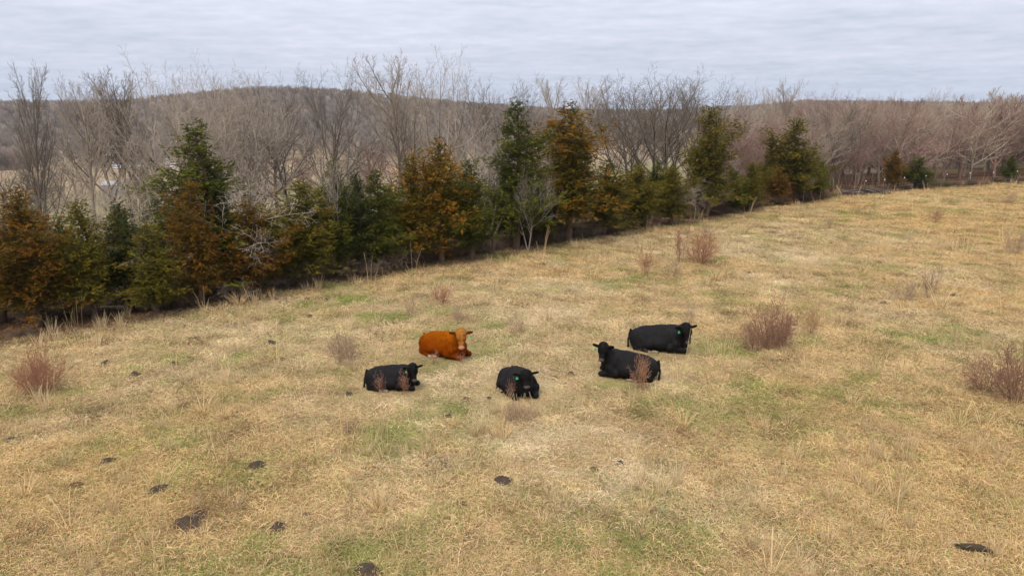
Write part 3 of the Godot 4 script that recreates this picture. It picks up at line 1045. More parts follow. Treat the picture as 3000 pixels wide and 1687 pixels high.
func woods() -> void:
	for k in 16:
		pairs.append(bare_pair([0, 1, 2, 3, 0, 1, 2, 3, 1, 0, 5, 5, 5, 5, 3, 5][k], 10.0, [0.19, 0.17, 0.13, 0.17, 0.15, 0.16, 0.12, 0.15, 0.18, 0.16, 0.15, 0.13, 0.14, 0.15, 0.085, 0.075][k]))
	# [x, z, height of the tips, shape, bark, width, lean, label]
	for b in [
		[[-21.77, -31.57, 10.13], 2, "dark", 0.5, 0.0, "slender dark tree with a forked top rising at the far left edge"],
		[[-32.12, -53.03, 10.15], 2, "grey", 1.0, 0.0, "slim bare tree with thin tips above the skyline behind the rust cedar at far left"],
		[[-33.14, -57.42, 10.75], 0, "dark", 0.8, 0.0, "first of the three fine-twigged bare trees on the left skyline"],
		[[-33.04, -60.18, 11.18], 6, "dark", 0.9, 0.0, "middle of the three fine-twigged bare trees on the left skyline"],
		[[-30.73, -58.3, 11.09], 2, "dark", 0.8, 0.0, "last of the three fine-twigged bare trees on the left skyline"],
		[[-16.89, -37.3, 11.08], 8, "grey", 0.85, -0.08, "tall spreading bare tree left of the big green cedar, tips highest over the left skyline"],
		[[-16.37, -40.63, 11.11], 1, "grey", 0.8, 0.06, "wide bare tree right behind the tip of the big green cedar"],
		[[-16.33, -43.7, 10.52], 0, "grey", 1.0, 0.0, "grey bare tree between the big green cedar and the hilltop"],
		[[-16.5, -49, 10.91], 0, "dark", 0.9, 0.0, "grey bare tree whose tips stand over the wooded hilltop"],
		[[-11.68, -43.92, 11.15], 4, "dark", 0.8, 0.10, "dark forked tree leaning to the right above the yellow-green cedar"],
		[[-12.79, -41.68, 8.1], 3, "dark", 1.1, -0.06, "dark low-forked tree with twisted limbs in front of the valley field"],
		[[-7.76, -51.27, 11.83], 2, "grey", 1.1, -0.06, "left stem of the tall vase-shaped bare pair on the middle skyline"],
		[[-6.48, -52.35, 12.39], 5, "grey", 0.9, 0.03, "right stem of the tall vase-shaped bare pair on the middle skyline"],
		[[-3.7, -62.54, 11.29], 0, "dark", 0.8, 0.0, "bare tree with fine tips on the skyline right of the vase-shaped pair"],
		[[-0.78, -62.4, 11.45], 1, "dark", 0.8, 0.1, "broad bare tree on the skyline just left of the tall dark cedar"],
		[[-9.56, -52.33, 7.18], 3, "dark", 1.0, 0.0, "small dark bare tree on the slope behind the dark green cedars"],
		[[-1.55, -44.27, 7.84], 8, "pale", 0.95, 0.18, "pale fan of bare branches leaning over the middle cedars"],
		[[5.5, -76.05, 11.53], 2, "grey", 1.0, 0.0, "thin bare tree behind the left side of the orange-topped cedar"],
		[[8.32, -81.12, 11.74], 6, "grey", 1.1, 0.0, "thin bare tree behind the right side of the orange-topped cedar"],
		[[10.44, -63.09, 11.15], 5, "dark", 1.0, -0.06, "left half of the great round bare crown right of the orange-topped cedar"],
		[[13.33, -65.71, 12.3], 8, "dark", 1.25, 0.0, "great round bare crown right of the orange-topped cedar"],
		[[17.18, -70.33, 12.03], 1, "dark", 1.0, 0.08, "right half of the great round bare crown beside the slim cedar"],
		[[23.42, -78.06, 11.41], 4, "pale", 1.0, 0.22, "pale bare tree leaning right over the slim cedar"],
		[[35.53, -104.84, 11.9], 0, "grey", 1.0, 0.0, "bare tree on the skyline at the start of the far wood"],
		[[43.17, -112.13, 12.74], 6, "grey", 1.1, 0.0, "upright bare tree behind the cone-shaped green cedar"],
		[[51.39, -119.63, 12.28], 1, "red", 1.1, 0.0, "broad reddish tree whose crown tops the skyline right of the cone-shaped cedar"],
		[[50.91, -111.03, 10.64], 8, "red", 1.2, 0.0, "second broad reddish tree right of the cone-shaped cedar"],
		[[96.46, -165.31, 13.69], 0, "grey", 0.9, 0.0, "lone taller tree on the far right skyline"],
		[[33.23, -76.17, 6.24], 3, "grey", 1.1, 0.0, "grey crooked tree by the leaning pale post"],
		[[38.79, -80.49, 5.46], 8, "red", 1.2, 0.0, "purplish round-crowned tree by the first white-tipped fence posts"],
		[[55.99, -96.31, 5.68], 1, "grey", 1.2, 0.0, "grey spreading tree behind the small round cedar"],
		[[61.92, -96.61, 6.72], 3, "tan", 1.2, 0.0, "tan crooked tree behind the right-hand fence posts"],
		[[0.99, -41.69, 5.01], 1, "bright", 0.75, 0.0, "small pale forked tree standing in front of the cedars at the pasture edge"],
		[[-8.71, -35.29, 5.91], 2, "pale", 0.75, 0.0, "small pale bare tree in front of the dark green cedars"],
		[[12.11, -51.96, 4.04], 14, "bright", 0.9, 0.30, "thin pale tree leaning right out of the cedars"],
		[[-12.5, -31.78, 6.24], 14, "bright", 1.5, 0.2, "whitish crooked tree with drooping limbs in front of the big green cedar"],
		[[-11.81, -31.62, 3.38], 15, "bright", 1.0, -0.1, "low whitish tangle of bare branches right of the rust-red cedar column"],
		[[-14.49, -29.48, 4.4], 14, "bright", 1.2, -0.3, "whitish branch fan bent over the dark cedars at left"],
		[[15.78, -55.6, 3.89], 15, "tan", 1.3, 0.2, "low twiggy tan tree bushing out under the slim cedar"],
		[[14.41, -54.48, 3.53], 14, "tan", 1.3, 0.1, "second low twiggy tan tree under the slim cedar"],
		[[27.35, -65.25, 3.3], 7, "pale", 0.9, 0.0, "tiny pale forked tree in front of the cone-shaped cedar"],
	]:
		bare_tree(b[5], Vector2(b[0][0], b[0][1]), b[0][2], b[1], b[2], b[3], "", b[4])
	# the bare wood on the slope behind the cedars and the wood beyond the fence at right
	for k in 5:
		far_meshes.append(far_tree([0, 1, 2, 3, 1][k]))
	var spots := []
	for i in 5200:
		var t := rng.randf_range(-40.0, 420.0)
		var s := 6.0 + pow(rng.randf(), 1.5) * 330.0
		var p := from_edge(t, s)
		var q := p.x / -p.y
		if p.y > -20.0 or absf(q) > 0.80:
			continue
		var share := ridge_share(p.x, p.y)
		var here := n_broad.get_noise_2d(p.x * 1.5, p.y * 1.5)
		if share < 0.5:  # open woodland, then the valley fields with a few trees
			if s < 62.0 and rng.randf() < 0.86:
				continue
			if s > 62.0 and rng.randf() > 0.005 + (0.045 if here > 0.3 else 0.0):
				continue
			if q > -0.33 and q < -0.17 and s < 62.0 and rng.randf() < 0.5:
				continue
			if q > 0.06 and rng.randf() < 0.35:
				continue
		var g := height(p.x, p.y)
		var tall := rng.randf_range(7.0, 11.5) if share < 0.5 else rng.randf_range(8.0, 12.5)
		var roof := 8.6 + rng.randf_range(-3.5, -0.2) if share < 0.5 else 8.6 + smoothstep(0.3, 0.5, q) * 0.024 * p.length() + rng.randf_range(-2.2, 0.3)
		tall = minf(tall, roof - g)
		if tall < 3.5:
			continue
		spots.append([p, tall, share, g, tall / p.length()])
	spots.sort_custom(func(a, b) -> bool: return a[4] > b[4])
	var count := 0
	var rest := []
	var close := []
	for o in spots:
		var p: Vector2 = o[0]
		var clash := false
		for c in close:
			if p.distance_squared_to(c) < (4.0 if o[2] < 0.5 else 7.0):
				clash = true
				break
		if clash and rng.randf() < 0.9:
			continue
		if close.size() < 500:
			close.append(p)
		var red := rng.randf() < (0.10 if o[2] < 0.5 else 0.38)
		var tint: String = "red" if red else ["grey", "tan", "grey", "dark", "pale" if o[2] < 0.5 else "tan"][rng.randi() % 5]
		if count < 215:
			count += 1
			var place := "on the slope behind the cedars" if o[2] < 0.5 else "in the wood beyond the right-hand fence"
			var by := near_cedar(p)
			var look: String = {"red": "reddish", "grey": "grey", "tan": "tan", "dark": "dark", "pale": "pale"}[tint]
			var size := "tall" if o[1] > 9.5 else "middling" if o[1] > 6.5 else "small"
			if o[4] > (0.12 if o[2] < 0.5 else 0.085):
				bare_tree("%s %s leafless tree %s the %s" % [size, look, "on the slope behind" if o[2] < 0.5 else "in the wood beyond", by], p, o[3] + o[1], rng.randi() % 10 if o[2] < 0.5 else 10 + rng.randi() % 4, tint, rng.randf_range(0.85, 1.25), "bare trees " + place)
			else:
				var t := thing("bare_tree", "%s %s leafless tree far back %s the %s" % [size, look, "on the slope behind" if o[2] < 0.5 else "in the wood beyond", by], "tree", on(p), rng.randf() * TAU, "bare trees " + place)
				var f: float = o[1] / 10.0
				t.scale = Vector3(f * rng.randf_range(0.9, 1.3), f, f * rng.randf_range(0.9, 1.3))
				part("crown", far_meshes[rng.randi() % 5], bark(tint), t)
		else:
			rest.append([p, o[1], tint, o[2]])
	var masses := [[[], PackedColorArray()], [[], PackedColorArray()], [[], PackedColorArray()]]
	for o in rest:
		put_far(masses[1 if o[3] > 0.5 else 2], o[0], o[1])
	for i in 24000:
		var r := pow(rng.randf(), 1.25)
		var q := rng.randf_range(-0.85, 0.85)
		var dist := 430.0 + 1250.0 * r
		var p := Vector2(q * dist, -dist)
		var s := beyond(p.x, p.y)
		var share := ridge_share(p.x, p.y)
		if share < 0.5 and s < 520.0 + n_broad.get_noise_2d(p.x, p.y) * 160.0:
			continue
		if s > 1600.0:
			continue
		put_far(masses[1 if share > 0.5 else 0], p, rng.randf_range(8.0, 13.0))
	for k in 3:
		var label: String = ["leafless woodland covering the far hill", "leafless woodland on the far ridge at right", "scattered leafless trees and hedgerows across the valley fields"][k]
		scatter(["hill_woodland", "ridge_woodland", "valley_trees"][k], far_meshes[[2, 4, 1][k]], mat("far_bark", Color.WHITE, 0.95, 0.1), masses[k][0], masses[k][1], label, "woodland")

func put_far(mass: Array, p: Vector2, tall: float) -> void:
	var f := tall / 10.0
	var b := Basis(Vector3.UP, rng.randf() * TAU).scaled(Vector3(f * rng.randf_range(0.9, 1.4), f, f * rng.randf_range(0.9, 1.4)))
	mass[0].append(Transform3D(b, on(p)))
	var c := Color(0.22, 0.19, 0.15).lerp(Color(0.28, 0.195, 0.155), rng.randf() * rng.randf()).lerp(Color(0.40, 0.34, 0.28), pow(rng.randf(), 2.5))
	mass[1].push_back(c * rng.randf_range(0.95, 1.4))

var cedar_kinds := {}

func cedar(label: String, d: Array, kind: String, group := "cedars along the pasture edge") -> void:  # d: [x, z, height, width]
	if group == "cedars along the pasture edge":
		landmarks.append([Vector2(d[0], d[1]), short(label)])
	var pick: Array = cedar_kinds[kind]
	var pair: Array = pick[rng.randi() % pick.size()]
	var t := thing("cedar_tree", label, "tree", on(Vector2(d[0], d[1])), 0.0, group)
	t.basis = Basis(Vector3.UP, rng.randf() * TAU).scaled(Vector3(d[3] / 2.2, d[2] / 6.0, d[3] / 2.2))
	part("trunk", pair[0], mat("cedar_bark", Color.WHITE, 0.95, 0.15), t)
	part("crown", pair[1], mat("cedar_foliage", Color.WHITE, 0.8, 0.2), t, "stuff")

func cedars() -> void:
	var green := Color(0.055, 0.066, 0.011)
	var olive := Color(0.085, 0.085, 0.012)
	var deep := Color(0.034, 0.046, 0.011)
	var brown := Color(0.085, 0.066, 0.012)
	var tip_green := Color(0.15, 0.15, 0.016)
	var tip_olive := Color(0.20, 0.135, 0.016)
	var tip_rust := Color(0.22, 0.088, 0.012)
	var tip_orange := Color(0.30, 0.125, 0.012)
	for k in [["green", 0.03, green, tip_green, 3], ["deep", 0.0, deep, tip_green, 2], ["olive", 0.22, olive, tip_olive, 3], ["rust", 0.36, brown, tip_rust, 3], ["orange", 0.34, olive, tip_orange, 2]]:
		var made := []
		for i in k[4]:
			made.append(cedar_pair(k[1], k[2], k[3], 0.17, rng.randf() * 10.0))
		cedar_kinds[k[0]] = made
	cedar("green cedar cut by the left edge of the view", [-21.26, -27.71, 4.88, 3.14], "green")
	cedar("broad rust-brown cedar at far left with a thin spire", [-19.17, -26.87, 5.59, 3.45], "rust")
	cedar("dull green cedar between the rust cedar and the whitish branches at left", [-17.4, -27.71, 5.03, 2.48], "olive")
	cedar("squat dark cedar behind the whitish branch fan", [-16.63, -29.21, 4.77, 2.6], "deep")
	cedar("low olive cedar under the whitish branch fan", [-15.05, -28.29, 3.91, 2.53], "olive")
	cedar("big dark green cedar with a tall tip, highest of the left group", [-14.28, -31.96, 7.98, 4.72], "green")
	cedar("narrow bright rust-red cedar column in front of the big green cedar", [-13.82, -29.85, 5.54, 2.21], "rust")
	cedar("rust-brown cedar right of the rust-red column", [-12.05, -31.44, 4.53, 2.6], "rust")
	cedar("small olive cedar filling the gap behind the rust-brown cedar", [-11.47, -32.49, 4, 2.3], "olive")
	cedar("yellow-green cedar with a blunt top left of the dark green pair", [-10.21, -33.44, 5.2, 3.74], "olive")
	cedar("dark green cedar with two spiky tips behind the small pale tree", [-8.98, -35.32, 6.17, 2.39], "green")
	cedar("short dark cedar at the foot of the two-tipped cedar", [-8.02, -35.68, 5.39, 2.3], "deep")
	cedar("glossy dark green cedar left of the orange cedar", [-7.15, -36.63, 5.41, 2.9], "green")
	cedar("bright orange cedar in the middle of the tree line", [-5.49, -37.82, 6.1, 3.32], "orange")
	cedar("orange-brown cedar with a narrow tip beside the bright orange one", [-4.02, -38.66, 6.96, 3.73], "orange")
	cedar("green cedar on the right flank of the orange pair", [-2.38, -39.53, 5.73, 3.46], "green")
	cedar("tall dark olive cedar behind the small pale forked tree", [0.25, -42.4, 8.95, 4.56], "green")
	cedar("orange-topped cedar, largest and tallest of the whole line", [3.69, -45.39, 8.92, 5.66], "orange")
	cedar("olive cedar leaning on the right of the orange-topped cedar", [6.38, -47.51, 5.2, 3.44], "olive")
	cedar("low green cedar at the foot of the tall dark olive cedar", [1.6, -44.53, 4.66, 2.84], "green")
	cedar("olive cedar under the great round bare crown", [9.01, -50.01, 4.82, 3.61], "olive")
	cedar("dull olive cedar behind the thin leaning tree", [11.91, -52, 4.38, 3.3], "olive")
	cedar("slim tall cedar with a rusty tip behind tan twigs", [15.58, -55.62, 8.85, 4.8], "olive")
	cedar("small green cedar right of the slim tall cedar", [18.48, -58.08, 3.53, 2.5], "green")
	cedar("small olive cedar on a bare pinkish stem at the pasture edge", [20.43, -59.76, 4.23, 2.74], "olive")
	cedar("little rust-brown cedar left of the cone-shaped green cedar", [24.21, -63.68, 3.49, 2.55], "rust")
	cedar("narrow cedar spire just left of the cone-shaped green cedar", [24.12, -65.69, 6.17, 2.07], "olive")
	cedar("cone-shaped green cedar with a golden tip, largest on the right", [26.42, -65.99, 7.88, 5.09], "olive")
	cedar("green cedar skirt at the right of the cone-shaped cedar", [29.28, -68.14, 4.14, 3.31], "green")
	cedar("small rusty cedar among purplish trees near the fence", [42.13, -77.5, 4.42, 2.29], "rust")
	cedar("small round dark cedar standing alone behind two fence posts", [45.24, -78.32, 3.47, 3.92], "green")
	cedar("little green cedar at the right-hand end of the fence", [60.06, -84.6, 3.31, 2.16], "green")
	for i in 44:
		var t := -16.0 + i * 2.1 + rng.randf_range(-1.0, 1.0)
		if t > 72.0:
			break
		var p := from_edge(t, rng.randf_range(3.0, 7.0))
		var tall := rng.randf_range(2.4, 4.8)
		var hue: String = ["olive", "deep", "green", "olive", "rust"][rng.randi() % 5]
		cedar("%s %s cedar in the second row, half hidden behind the %s" % ["low" if tall < 3.4 else "middle-sized", {"olive": "olive", "deep": "dark", "green": "green", "rust": "rusty"}[hue], near_cedar(p)], [p.x, p.y, tall, tall * rng.randf_range(0.5, 0.75)], hue, "low cedars in the second row")
	for d in [[Vector3(-267.92, 11.1, -770.76), 12.0], [Vector3(-254.65, 9.45, -768.93), 11.0], [Vector3(-182.41, -15.68, -668.56), 15.0], [Vector3(-195.38, -13.34, -675.3), 12.0], [Vector3(-173.98, -12.85, -695.57), 11.0], [Vector3(-167.14, -0.67, -785.41), 9.0], [Vector3(-97.8, -12.99, -768.8), 11.0], [Vector3(-33.45, -14.45, -821.32), 12.0], [Vector3(-247.6, -10.09, -664.36), 9.0]]:
		var p: Vector3 = d[0]
		cedar("dark cedar showing among the bare trees on the far hillside", [p.x, p.z, d[1], d[1] * 0.6], "deep", "dark cedars on the far hillside")


# ------------------------------------------------------------------ along the edge of the pasture
func edge_things() -> void:
	# thickets at the foot of the trees
	var briar := []
	for k in 3:
		briar.append(bush_mesh(26, 1.0, 1.1, 0.55, 0.007))
	var where := [[], [], []]
	var tints := [PackedColorArray(), PackedColorArray(), PackedColorArray()]
	for i in 340:
		var t := rng.randf_range(-20.0, 106.0)
		if (t > 66.0 and rng.randf() < 0.5) or (t < 5.0 and rng.randf() < 0.7):
			continue
		var p := from_edge(t, rng.randf_range(-0.2, 4.5))
		if absf(p.x) > -p.y * 0.8 + 6.0:
			continue
		var k := rng.randi() % 3
		var f := rng.randf_range(0.35, 1.2) * (0.7 if t > 66.0 else 1.0)
		where[k].append(Transform3D(Basis(Vector3.UP, rng.randf() * TAU).scaled(Vector3(f * 1.3, f, f * 1.3)), on(p)))
		tints[k].push_back(Color(0.13, 0.085, 0.055).lerp(Color(0.26, 0.19, 0.13), rng.randf()) * rng.randf_range(0.7, 1.1))
	for k in 3:
		scatter("undergrowth", briar[k], mat("twigs", Color.WHITE, 0.9, 0.2), where[k], tints[k], "brown brambles and thin shoots under the tree line", "undergrowth")
	# slim dead stems among the cedar trunks
	var pole := Mould.new()
	var path := PackedVector3Array()
	var rads := PackedFloat32Array()
	for i in 7:
		path.push_back(Vector3(sin(i * 0.9) * 0.05, i * 0.33 - 0.1, cos(i * 1.3) * 0.05))
		rads.push_back(lerpf(0.04, 0.014, i / 6.0))
	pole.tube(path, rads, 6, Color.WHITE, Color(0.8, 0.8, 0.8))
	for k in 3:
		var b := path[3 + k]
		pole.tube(PackedVector3Array([b, b + Vector3(cos(k * 2.1), 0.9, sin(k * 2.1)) * 0.25, b + Vector3(cos(k * 2.1), 1.4, sin(k * 2.1)) * 0.5]), PackedFloat32Array([0.016, 0.011, 0.005]), 4, Color.WHITE, Color.WHITE)
	var stem := pole.done()
	for i in 90:
		var p := from_edge(rng.randf_range(-12.0, 92.0), rng.randf_range(0.3, 7.0))
		var dark := rng.randf() < 0.6
		var s := thing("sapling", "thin %s stem among the trunks beside the %s" % ["dark" if dark else "pale pinkish", near_cedar(p, false)], "sapling", on(p), 0.0, "thin stems under the cedars")
		s.basis = Basis(Vector3(rng.randfn(), 0, rng.randfn()).normalized(), rng.randf_range(0.0, 0.35)) * Basis(Vector3.UP, rng.randf() * TAU).scaled(Vector3.ONE * rng.randf_range(0.6, 1.25) * Vector3(1.3 if dark else 0.8, 1, 1.3 if dark else 0.8))
		part("stem", stem, mat("dark_stem", Color(0.045, 0.032, 0.025), 0.9, 0.2) if dark else mat("pink_stem", Color(0.34, 0.23, 0.16), 0.9, 0.2), s)
	# steel posts with white tips, four strands of wire
	var fence := thing("wire_fence", "wire fence of white-tipped green steel posts before the wood", "fence")
	var spots := [Vector2(35.83, -70.78), Vector2(38.45, -72.17), Vector2(41.7, -74.36), Vector2(45.33, -76.69), Vector2(48.63, -78.32), Vector2(52.29, -80.02), Vector2(55.56, -80.9), Vector2(59.6, -82.71), Vector2(63.65, -84.12)]
	var rod := Mould.new()
	rod.box(Vector3(-0.03, -0.1, -0.006), Vector3(0.03, 1.42, 0.006), Color.WHITE)
	rod.box(Vector3(-0.006, -0.1, 0.006), Vector3(0.006, 1.42, 0.042), Color.WHITE)
	for k in 8:
		rod.box(Vector3(-0.016, 0.25 + k * 0.14, -0.014), Vector3(0.016, 0.29 + k * 0.14, -0.006), Color.WHITE)
	var cap := Mould.new()
	cap.box(Vector3(-0.034, 1.42, -0.012), Vector3(0.034, 1.53, 0.044), Color.WHITE, 0.85)
	var rm := rod.done()
	var cm := cap.done()
	for p in spots:
		var o := part("post", rm, mat("post_green", Color(0.035, 0.06, 0.04), 0.6), fence)
		o.position = on(p)
		o.rotation.y = 0.6
		part("post_tip", cm, mat("post_white", Color(0.8, 0.8, 0.78), 0.6), o)
	for y in [0.35, 0.65, 0.95, 1.25]:
		var wire := PackedVector3Array()
		var wr := PackedFloat32Array()
		for i in spots.size():
			wire.push_back(on(spots[i], y))
			wr.push_back(0.003)
			if i < spots.size() - 1:
				wire.push_back(on(spots[i].lerp(spots[i + 1], 0.5), y - 0.02))
				wr.push_back(0.003)
		var wm := Mould.new()
		wm.tube(wire, wr, 4, Color.WHITE, Color.WHITE)
		part("wire", wm.done(), mat("wire", Color(0.25, 0.24, 0.23), 0.5), fence)
	# a leaning grey post, and old limbs dragged to the edge
	var post := thing("leaning_post", "pale weathered wooden post leaning left at the wood's edge", "post", on(Vector2(34.17, -72.17)))
	var pm := Mould.new()
	pm.lathe([[-0.2, 0.07], [0.5, 0.072], [1.05, 0.066], [1.09, 0.05], [1.1, 0.0]], Vector3.ZERO, Vector3(-0.55, 0.83, 0.0).normalized(), 9, Color.WHITE)
	part("wood", pm.done(), mat("grey_wood", Color(0.42, 0.36, 0.30), 0.9, 0.2, 2.0), post)
	for b in [[Vector2(37.31, -72.53), "heap of dark fallen branches along the fence by the white-tipped posts", 22, 2.6], [Vector2(35.15, -71.47), "smaller heap of dark branches beside the leaning post", 10, 1.4]]:
		var heap := thing("branch_pile", b[1], "brush pile", on(b[0]), -0.35)
		for k in b[2]:
			var m := Mould.new()
			var l: float = rng.randf_range(0.5, 1.0) * b[3]
			var c := Vector3(rng.randf_range(-1, 1) * b[3] * 0.7, rng.randf_range(0.03, 0.35), rng.randf_range(-0.5, 0.5))
			var d := Vector3(1, rng.randfn() * 0.15, rng.randfn() * 0.4).normalized()
			m.tube(PackedVector3Array([c - d * l * 0.5, c + Vector3(0, 0.07, 0.04), c + d * l * 0.5]), PackedFloat32Array([0.055, 0.045, 0.018]), 6, Color.WHITE, Color.WHITE)
			part("branch", m.done(), mat("dark_wood", Color(0.085, 0.07, 0.065), 0.9, 0.2) if k % 5 else bark("dark"), heap)
	for b in [[Vector2(9.36, -50.36), 0.5, "fallen dark log lying between the trunks under the slim cedar"], [Vector2(-16.08, -28.17), 0.1, "pale fallen log on the dark soil under the left cedars"], [Vector2(-1.38, -40.92), 0.25, "thin fallen branch lying at the foot of the small pale forked tree"]]:
		var p: Vector2 = b[0]
		var back := Vector2(-0.577, -0.816) * 1.6
		var lg := thing("fallen_log", b[2], "log", on(p + back, 0.06), b[1])
		var m := Mould.new()
		m.tube(PackedVector3Array([Vector3(-1.1, 0, 0), Vector3(-0.3, 0.03, 0.05), Vector3(0.5, 0.02, -0.04), Vector3(1.2, 0.05, 0.02)]), PackedFloat32Array([0.09, 0.085, 0.07, 0.03]), 8, Color.WHITE, Color.WHITE)
		part("wood", m.done(), bark("dark") if b[1] > 0.3 else bark("tan"), lg)
	# crumpled white plastic under the trees
	var bag := Mould.new()
	for i in 9:
		for k in 14:
			var f := i / 8.0
			var a := TAU * k / 14.0
			var r := sin(f * PI) * (0.27 + 0.12 * n_fine.get_noise_3d(cos(a) * 2.0, f * 3.0, sin(a) * 2.0))
			bag.v.push_back(Vector3(cos(a) * r * 1.5 + (0.25 * f if k < 4 else 0.0), (0.5 - cos(f * PI) * 0.5) * 0.26 * (1.0 + 0.4 * n_fine.get_noise_2d(a * 2.0, f * 5.0)), sin(a) * r))
			bag.n.push_back(Vector3(cos(a) * sin(f * PI) + rng.randfn() * 0.25, -cos(f * PI), sin(a) * sin(f * PI) + rng.randfn() * 0.25).normalized())
			bag.c.push_back(Color(0.62, 0.72, 0.85) * rng.randf_range(0.85, 1.1))
	for i in 8:
		for k in 14:
			var a := i * 14 + k
			var b := i * 14 + (k + 1) % 14
			for o in [a, b, a + 14, b, b + 14, a + 14]:
				bag.ix.push_back(o)
	var bag_at: Vector2 = Vector2(-1.61, -41.77)
	var sack := thing("plastic_sack", "crumpled bluish white plastic lying on the ground under the middle cedars", "litter", on(bag_at + Vector2(-0.577, -0.816) * 2.0))
	part("sheet", bag.done(), mat("plastic", Color.WHITE, 0.35, 0.5), sack)


# ------------------------------------------------------------------ beyond the trees
func far_country() -> void:
	var car := thing("parked_car", "white parked vehicle", "car")
	var b := Mould.new()
	b.box(Vector3(-2.1, 0.35, -0.85), Vector3(2.1, 0.95, 0.85), Color.WHITE, 0.97)
	b.box(Vector3(-1.3, 0.95, -0.78), Vector3(1.0, 1.02, 0.78), Color.WHITE, 0.97)
	b.box(Vector3(-0.95, 1.47, -0.62), Vector3(0.6, 1.53, 0.62), Color.WHITE, 0.95)
	part("body", b.done(), mat("car_white", Color(0.75, 0.78, 0.82), 0.3, 0.5), car)
	var g := Mould.new()
	g.box(Vector3(-1.25, 1.02, -0.74), Vector3(0.95, 1.47, 0.74), Color.WHITE, 0.8)
	part("window", g.done(), mat("car_glass", Color(0.03, 0.04, 0.05), 0.15, 0.5), car)
	var w := Mould.new()
	w.lathe([[0, 0.0], [0, 0.33], [0.2, 0.33], [0.2, 0.0]], Vector3.ZERO, Vector3.BACK, 12, Color.WHITE)
	var wm := w.done()
	for x in [-1.35, 1.3]:
		for z in [-0.88, 0.68]:
			part("wheel", wm, mat("tyre", Color(0.02, 0.02, 0.02), 0.8), car).position = Vector3(x, 0.33, z)
	var lots := [Vector3(-264.66, -27.46, -469.55), Vector3(-262.98, -27.44, -472.78), Vector3(-255.59, -27.79, -454), Vector3(-252.56, -27.84, -454.55), Vector3(-255.18, -27.68, -465.67), Vector3(-259.26, -27.4, -479.38), Vector3(-249.06, -27.84, -461.03), Vector3(-246.87, -27.76, -463.34), Vector3(-258.4, -27.32, -485.52), Vector3(-247.85, -27.63, -471.87), Vector3(-265.64, -26.87, -514.47), Vector3(-250.59, -27.24, -491.84), Vector3(-258.75, -26.88, -514.61), Vector3(-246.38, -27.31, -492.85), Vector3(-252.37, -27, -512.2), Vector3(-248.93, -26.96, -511.66), Vector3(-239.33, -27.46, -487.41), Vector3(-234.06, -27.51, -484.42), Vector3(-225.96, -27.98, -466.12), Vector3(-239.96, -26.91, -519.23)]
	for i in lots.size():
		var o: Node3D = car if i == 0 else car.duplicate()
		if i > 0:
			o.name = numbered("parked_car")
			add_child(o)
		var p: Vector3 = lots[i]
		o.position = on(Vector2(p.x, p.z))
		o.rotation.y = rng.randf_range(-0.2, 0.2) + 0.2
		var big := i in [10, 12, 14]
		tag(o, "larger white vehicle in the back row of the distant lot" if big else "white vehicle parked in the lower rows of the distant lot" if i < 10 else "white vehicle parked in the upper rows of the distant lot", "car", "vehicles in the distant lot at left")
		if big: o.scale = Vector3(1.3, 1.6, 1.2)
	house("barn", "brown barn with two orange doors far behind the bare trees at left", Vector3(-336.52, -24.13, -525.48), 16.0, 8.0, 4.2, 3.2, Color(0.16, 0.085, 0.055), Color(0.05, 0.045, 0.045), [[-1.5, 3.0, 2.6, Color(0.5, 0.27, 0.07), "door"], [2.2, 3.0, 2.6, Color(0.5, 0.27, 0.07), "door"], [5.6, 2.6, 3.0, Color(0.012, 0.012, 0.014), "opening"], [-5.4, 1.2, 1.2, Color(0.03, 0.05, 0.06), "window"]])
	house("long_building", "long low white building on the far slope behind the middle cedars", Vector3(-77.21, -25.23, -661.51), 26.0, 7.0, 2.6, 1.6, Color(0.62, 0.62, 0.62), Color(0.62, 0.66, 0.72), [[-7.0, 1.6, 1.2, Color(0.04, 0.05, 0.07), "window"], [-2.0, 1.2, 2.0, Color(0.1, 0.09, 0.08), "door"], [3.0, 1.6, 1.2, Color(0.04, 0.05, 0.07), "window"], [7.5, 1.6, 1.2, Color(0.04, 0.05, 0.07), "window"]])
	house("white_house", "white house glimpsed behind the orange-topped cedar", Vector3(30.95, -25.43, -746.36), 9.0, 7.0, 3.4, 2.2, Color(0.66, 0.66, 0.66), Color(0.30, 0.31, 0.33), [[-2.6, 1.2, 1.4, Color(0.04, 0.05, 0.07), "window"], [0.0, 1.0, 2.1, Color(0.25, 0.2, 0.16), "door"], [2.6, 1.2, 1.4, Color(0.04, 0.05, 0.07), "window"]])
	house("shed", "small pale shed standing alone in the valley field", Vector3(-118.35, -27.87, -524.82), 3.4, 2.6, 1.7, 0.8, Color(0.60, 0.62, 0.66), Color(0.70, 0.72, 0.76), [[0.0, 1.0, 1.4, Color(0.08, 0.08, 0.09), "door"]])
	house("grey_shed", "grey box-like shed half hidden by branches behind the left cedars", Vector3(-165.54, -25.87, -290.09), 7.5, 5.0, 4.2, 1.2, Color(0.24, 0.245, 0.27), Color(0.28, 0.285, 0.31), [[1.2, 2.6, 3.0, Color(0.2, 0.2, 0.24), "door"]])

